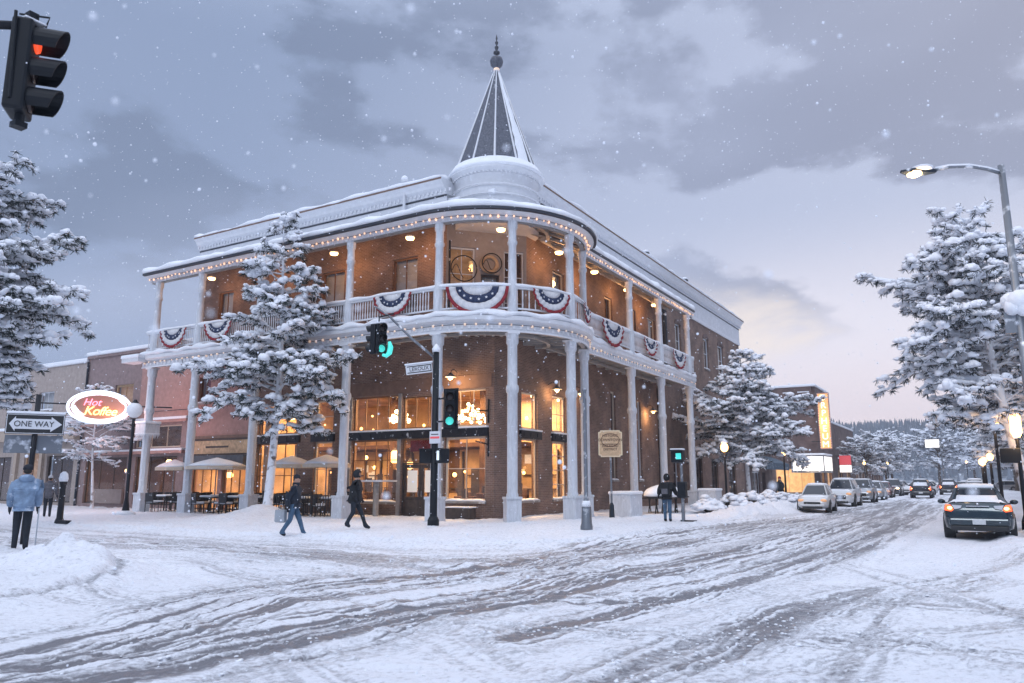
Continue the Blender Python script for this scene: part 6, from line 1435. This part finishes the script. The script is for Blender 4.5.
# ------------------------------------------------------------------ falling snow
fl=MB(); rs_=random.Random(99); mid_c=[]
def ico(c,r):
    t_=.6; P=[fl.P(c[0]+x*r,c[1]+y*r,c[2]+z_*r) for x,y,z_ in ((1,0,0),(-1,0,0),(0,1,0),(0,-1,0),(0,0,1),(0,0,-1))]
    for a,b_,c_ in ((0,2,4),(2,1,4),(1,3,4),(3,0,4),(2,0,5),(1,2,5),(3,1,5),(0,3,5)): fl.F(P[a],P[b_],P[c_])
for i in range(6500):
    d=4+27*rs_.random()**.75; u=rs_.uniform(-.8,.8)*d; z_=rs_.uniform(.1,1.68+.75*d)
    if z_>16: continue
    s_=(u*SX+(d-29)*SY)
    if u*SX+(d-29)*SY>1.5 and -u*SY+(d-29)*SX>1.5: continue
    (ico if d>7 else (lambda c_,r_: fl.sphere(c_,r_,7,5)))((u,d,z_),min(.011,.0028+abs(rs_.gauss(0,.0028)))*(1+d/16))
for i in range(70):
    d=rs_.uniform(.7,2.4); (lambda c_,r_: fl.sphere(c_,r_,8,6))((rs_.uniform(-.7,.7)*d,d,1.68+rs_.uniform(-.05,.68)*d),rs_.uniform(.002,.0045))
tag(fl.build('falling_snow','flake',None,recalc=False),'white snowflakes drifting through the air over the whole street','snowfall',kind='stuff')

# ------------------------------------------------------------------ haze
hz_o=MB().box(-560,760,-60,800,-6,75).build('haze',None); hz_o.data.materials.clear()
hm=bpy.data.materials.new('haze_air'); hm.use_nodes=True; nt=hm.node_tree; nt.nodes.remove(nt.nodes['Principled BSDF']); pv=nt.nodes.new('ShaderNodeVolumePrincipled'); pv.inputs['Color'].default_value=(.88,.92,1,1); pv.inputs['Density'].default_value=.0005; pv.inputs['Anisotropy'].default_value=.2
nt.links.new(pv.outputs[0],nt.nodes['Material Output'].inputs['Volume']); hz_o.data.materials.append(hm); tag(hz_o,'pale snowy air softening the far street and hill','haze',kind='stuff')

# ------------------------------------------------------------------ sky, sun, camera
w=bpy.data.worlds.new('World'); sc.world=w; w.use_nodes=True; nt=w.node_tree; N=nt.nodes; L=nt.links; N.clear()
out=N.new('ShaderNodeOutputWorld'); bg=N.new('ShaderNodeBackground'); bg2=N.new('ShaderNodeBackground'); add=N.new('ShaderNodeAddShader')
sky=N.new('ShaderNodeTexSky'); sky.sky_type='NISHITA'; sky.sun_disc=False; sky.sun_elevation=rad(38); sky.sun_rotation=rad(40); sky.air_density=1.5; sky.dust_density=2
L.new(sky.outputs[0],bg2.inputs[0]); bg2.inputs[1].default_value=.004
tc=N.new('ShaderNodeTexCoord'); sp=N.new('ShaderNodeSeparateXYZ'); L.new(tc.outputs['Generated'],sp.inputs[0])
def math_(op,a,b_=None,c_=None):
    m=N.new('ShaderNodeMath'); m.operation=op
    for i,x in enumerate((a,b_,c_)):
        if x is None: continue
        if isinstance(x,(int,float)): m.inputs[i].default_value=x
        else: L.new(x,m.inputs[i])
    return m.outputs[0]
def mr_(x,a,b_,c_=0,d=1,smooth=True):
    m=N.new('ShaderNodeMapRange'); m.interpolation_type='SMOOTHSTEP' if smooth else 'LINEAR'; L.new(x,m.inputs[0])
    for i,v in enumerate((a,b_,c_,d)): m.inputs[i+1].default_value=v
    return m.outputs[0]
def mix_(f,a,b_):
    m=N.new('ShaderNodeMix'); m.data_type='RGBA'
    for k_,x in (('Factor',f),('A',a),('B',b_)):
        if isinstance(x,tuple): m.inputs[k_].default_value=(*x,1)
        elif isinstance(x,(int,float)): m.inputs[k_].default_value=x
        else: L.new(x,m.inputs[k_])
    return m.outputs['Result']
X_,Y_,Z_=sp.outputs
# azimuth weight towards the far end of the street (about 31-45 degrees right)
vd=N.new('ShaderNodeVectorMath'); vd.operation='DOT_PRODUCT'; L.new(tc.outputs['Generated'],vd.inputs[0]); vd.inputs[1].default_value=(math.sin(rad(36)),math.cos(rad(36)),0)
azw=mr_(vd.outputs['Value'],.45,1.0)
mp=N.new('ShaderNodeMapping'); mp.inputs['Scale'].default_value=(1.2,1.2,2.6); mp.inputs['Location'].default_value=(.35,.1,.2); L.new(tc.outputs['Generated'],mp.inputs[0])
n1=N.new('ShaderNodeTexNoise'); n1.inputs['Scale'].default_value=2.6; n1.inputs['Detail'].default_value=10; n1.inputs['Roughness'].default_value=.56; n1.inputs['Distortion'].default_value=.1; L.new(mp.outputs[0],n1.inputs['Vector'])
n2=N.new('ShaderNodeTexNoise'); n2.inputs['Scale'].default_value=.9; n2.inputs['Detail'].default_value=3; L.new(mp.outputs[0],n2.inputs['Vector'])
base=mix_(azw,(.29,.37,.56),(.52,.58,.77))
base=mix_(mr_(Z_,.5,.85),base,(1.38,1.5,1.82))          # brighter cloud overhead, outside the frame
# pale and pink band low over the street
low=mr_(Z_,.34,.17); base=mix_(math_('MULTIPLY',low,math_('MULTIPLY',azw,1.0)),base,(.90,.86,.95))
pk=math_('MULTIPLY',mr_(Z_,.20,.02),math_('MULTIPLY',azw,.8)); base=mix_(pk,base,(.95,.76,.76))
cl=mr_(n1.outputs['Fac'],.48,.56); cl=math_('MULTIPLY',cl,math_('MULTIPLY',mr_(Z_,.14,.26),.8))
cloudc=mix_(azw,(.20,.255,.39),(.25,.285,.42))
base=mix_(math_('MULTIPLY',cl,mr_(Z_,.75,.5)),base,cloudc)
lt=math_('MULTIPLY',mr_(n2.outputs['Fac'],.5,.7),math_('MULTIPLY',mr_(Z_,.12,.2),math_('MULTIPLY',mr_(Z_,.7,.4),.6))); base=mix_(lt,base,(.50,.57,.78))
glow=math_('MULTIPLY',mr_(n1.outputs['Fac'],.52,.66),math_('MULTIPLY',mr_(Z_,.27,.2),math_('MULTIPLY',mr_(Z_,.1,.17),azw))); base=mix_(math_('MULTIPLY',glow,.8),base,(1.0,.88,.80))
L.new(base,bg.inputs[0]); bg.inputs[1].default_value=1.0
L.new(bg.outputs[0],add.inputs[0]); L.new(bg2.outputs[0],add.inputs[1]); L.new(add.outputs[0],out.inputs[0])
sl=bpy.data.lights.new('sun','SUN'); sl.energy=.9; sl.angle=rad(18); sl.color=(.92,.95,1.0); so=bpy.data.objects.new('sun',sl); col.objects.link(so); so.rotation_euler=(rad(50),0,rad(-25))
cam=bpy.data.cameras.new('camera'); co=bpy.data.objects.new('camera',cam); col.objects.link(co); sc.camera=co
co.location=(0,0,1.68); co.rotation_euler=(PI/2+PT,0,0); cam.sensor_width=36; cam.lens=760/1024*36; cam.clip_end=3000; cam.clip_start=.05
cam.dof.use_dof=True; cam.dof.focus_distance=30; cam.dof.aperture_fstop=2.8
sc.view_settings.view_transform='Standard'; sc.view_settings.look='None'; sc.view_settings.exposure=-.1; sc.view_settings.gamma=1
sc.render.engine='CYCLES'; cy=sc.cycles; cy.use_denoising=True; cy.max_bounces=7; cy.diffuse_bounces=3; cy.glossy_bounces=3; cy.transparent_max_bounces=12; cy.volume_bounces=1; cy.sample_clamp_indirect=4; cy.sample_clamp_direct=0; cy.caustics_reflective=False; cy.caustics_refractive=False; cy.use_light_tree=True
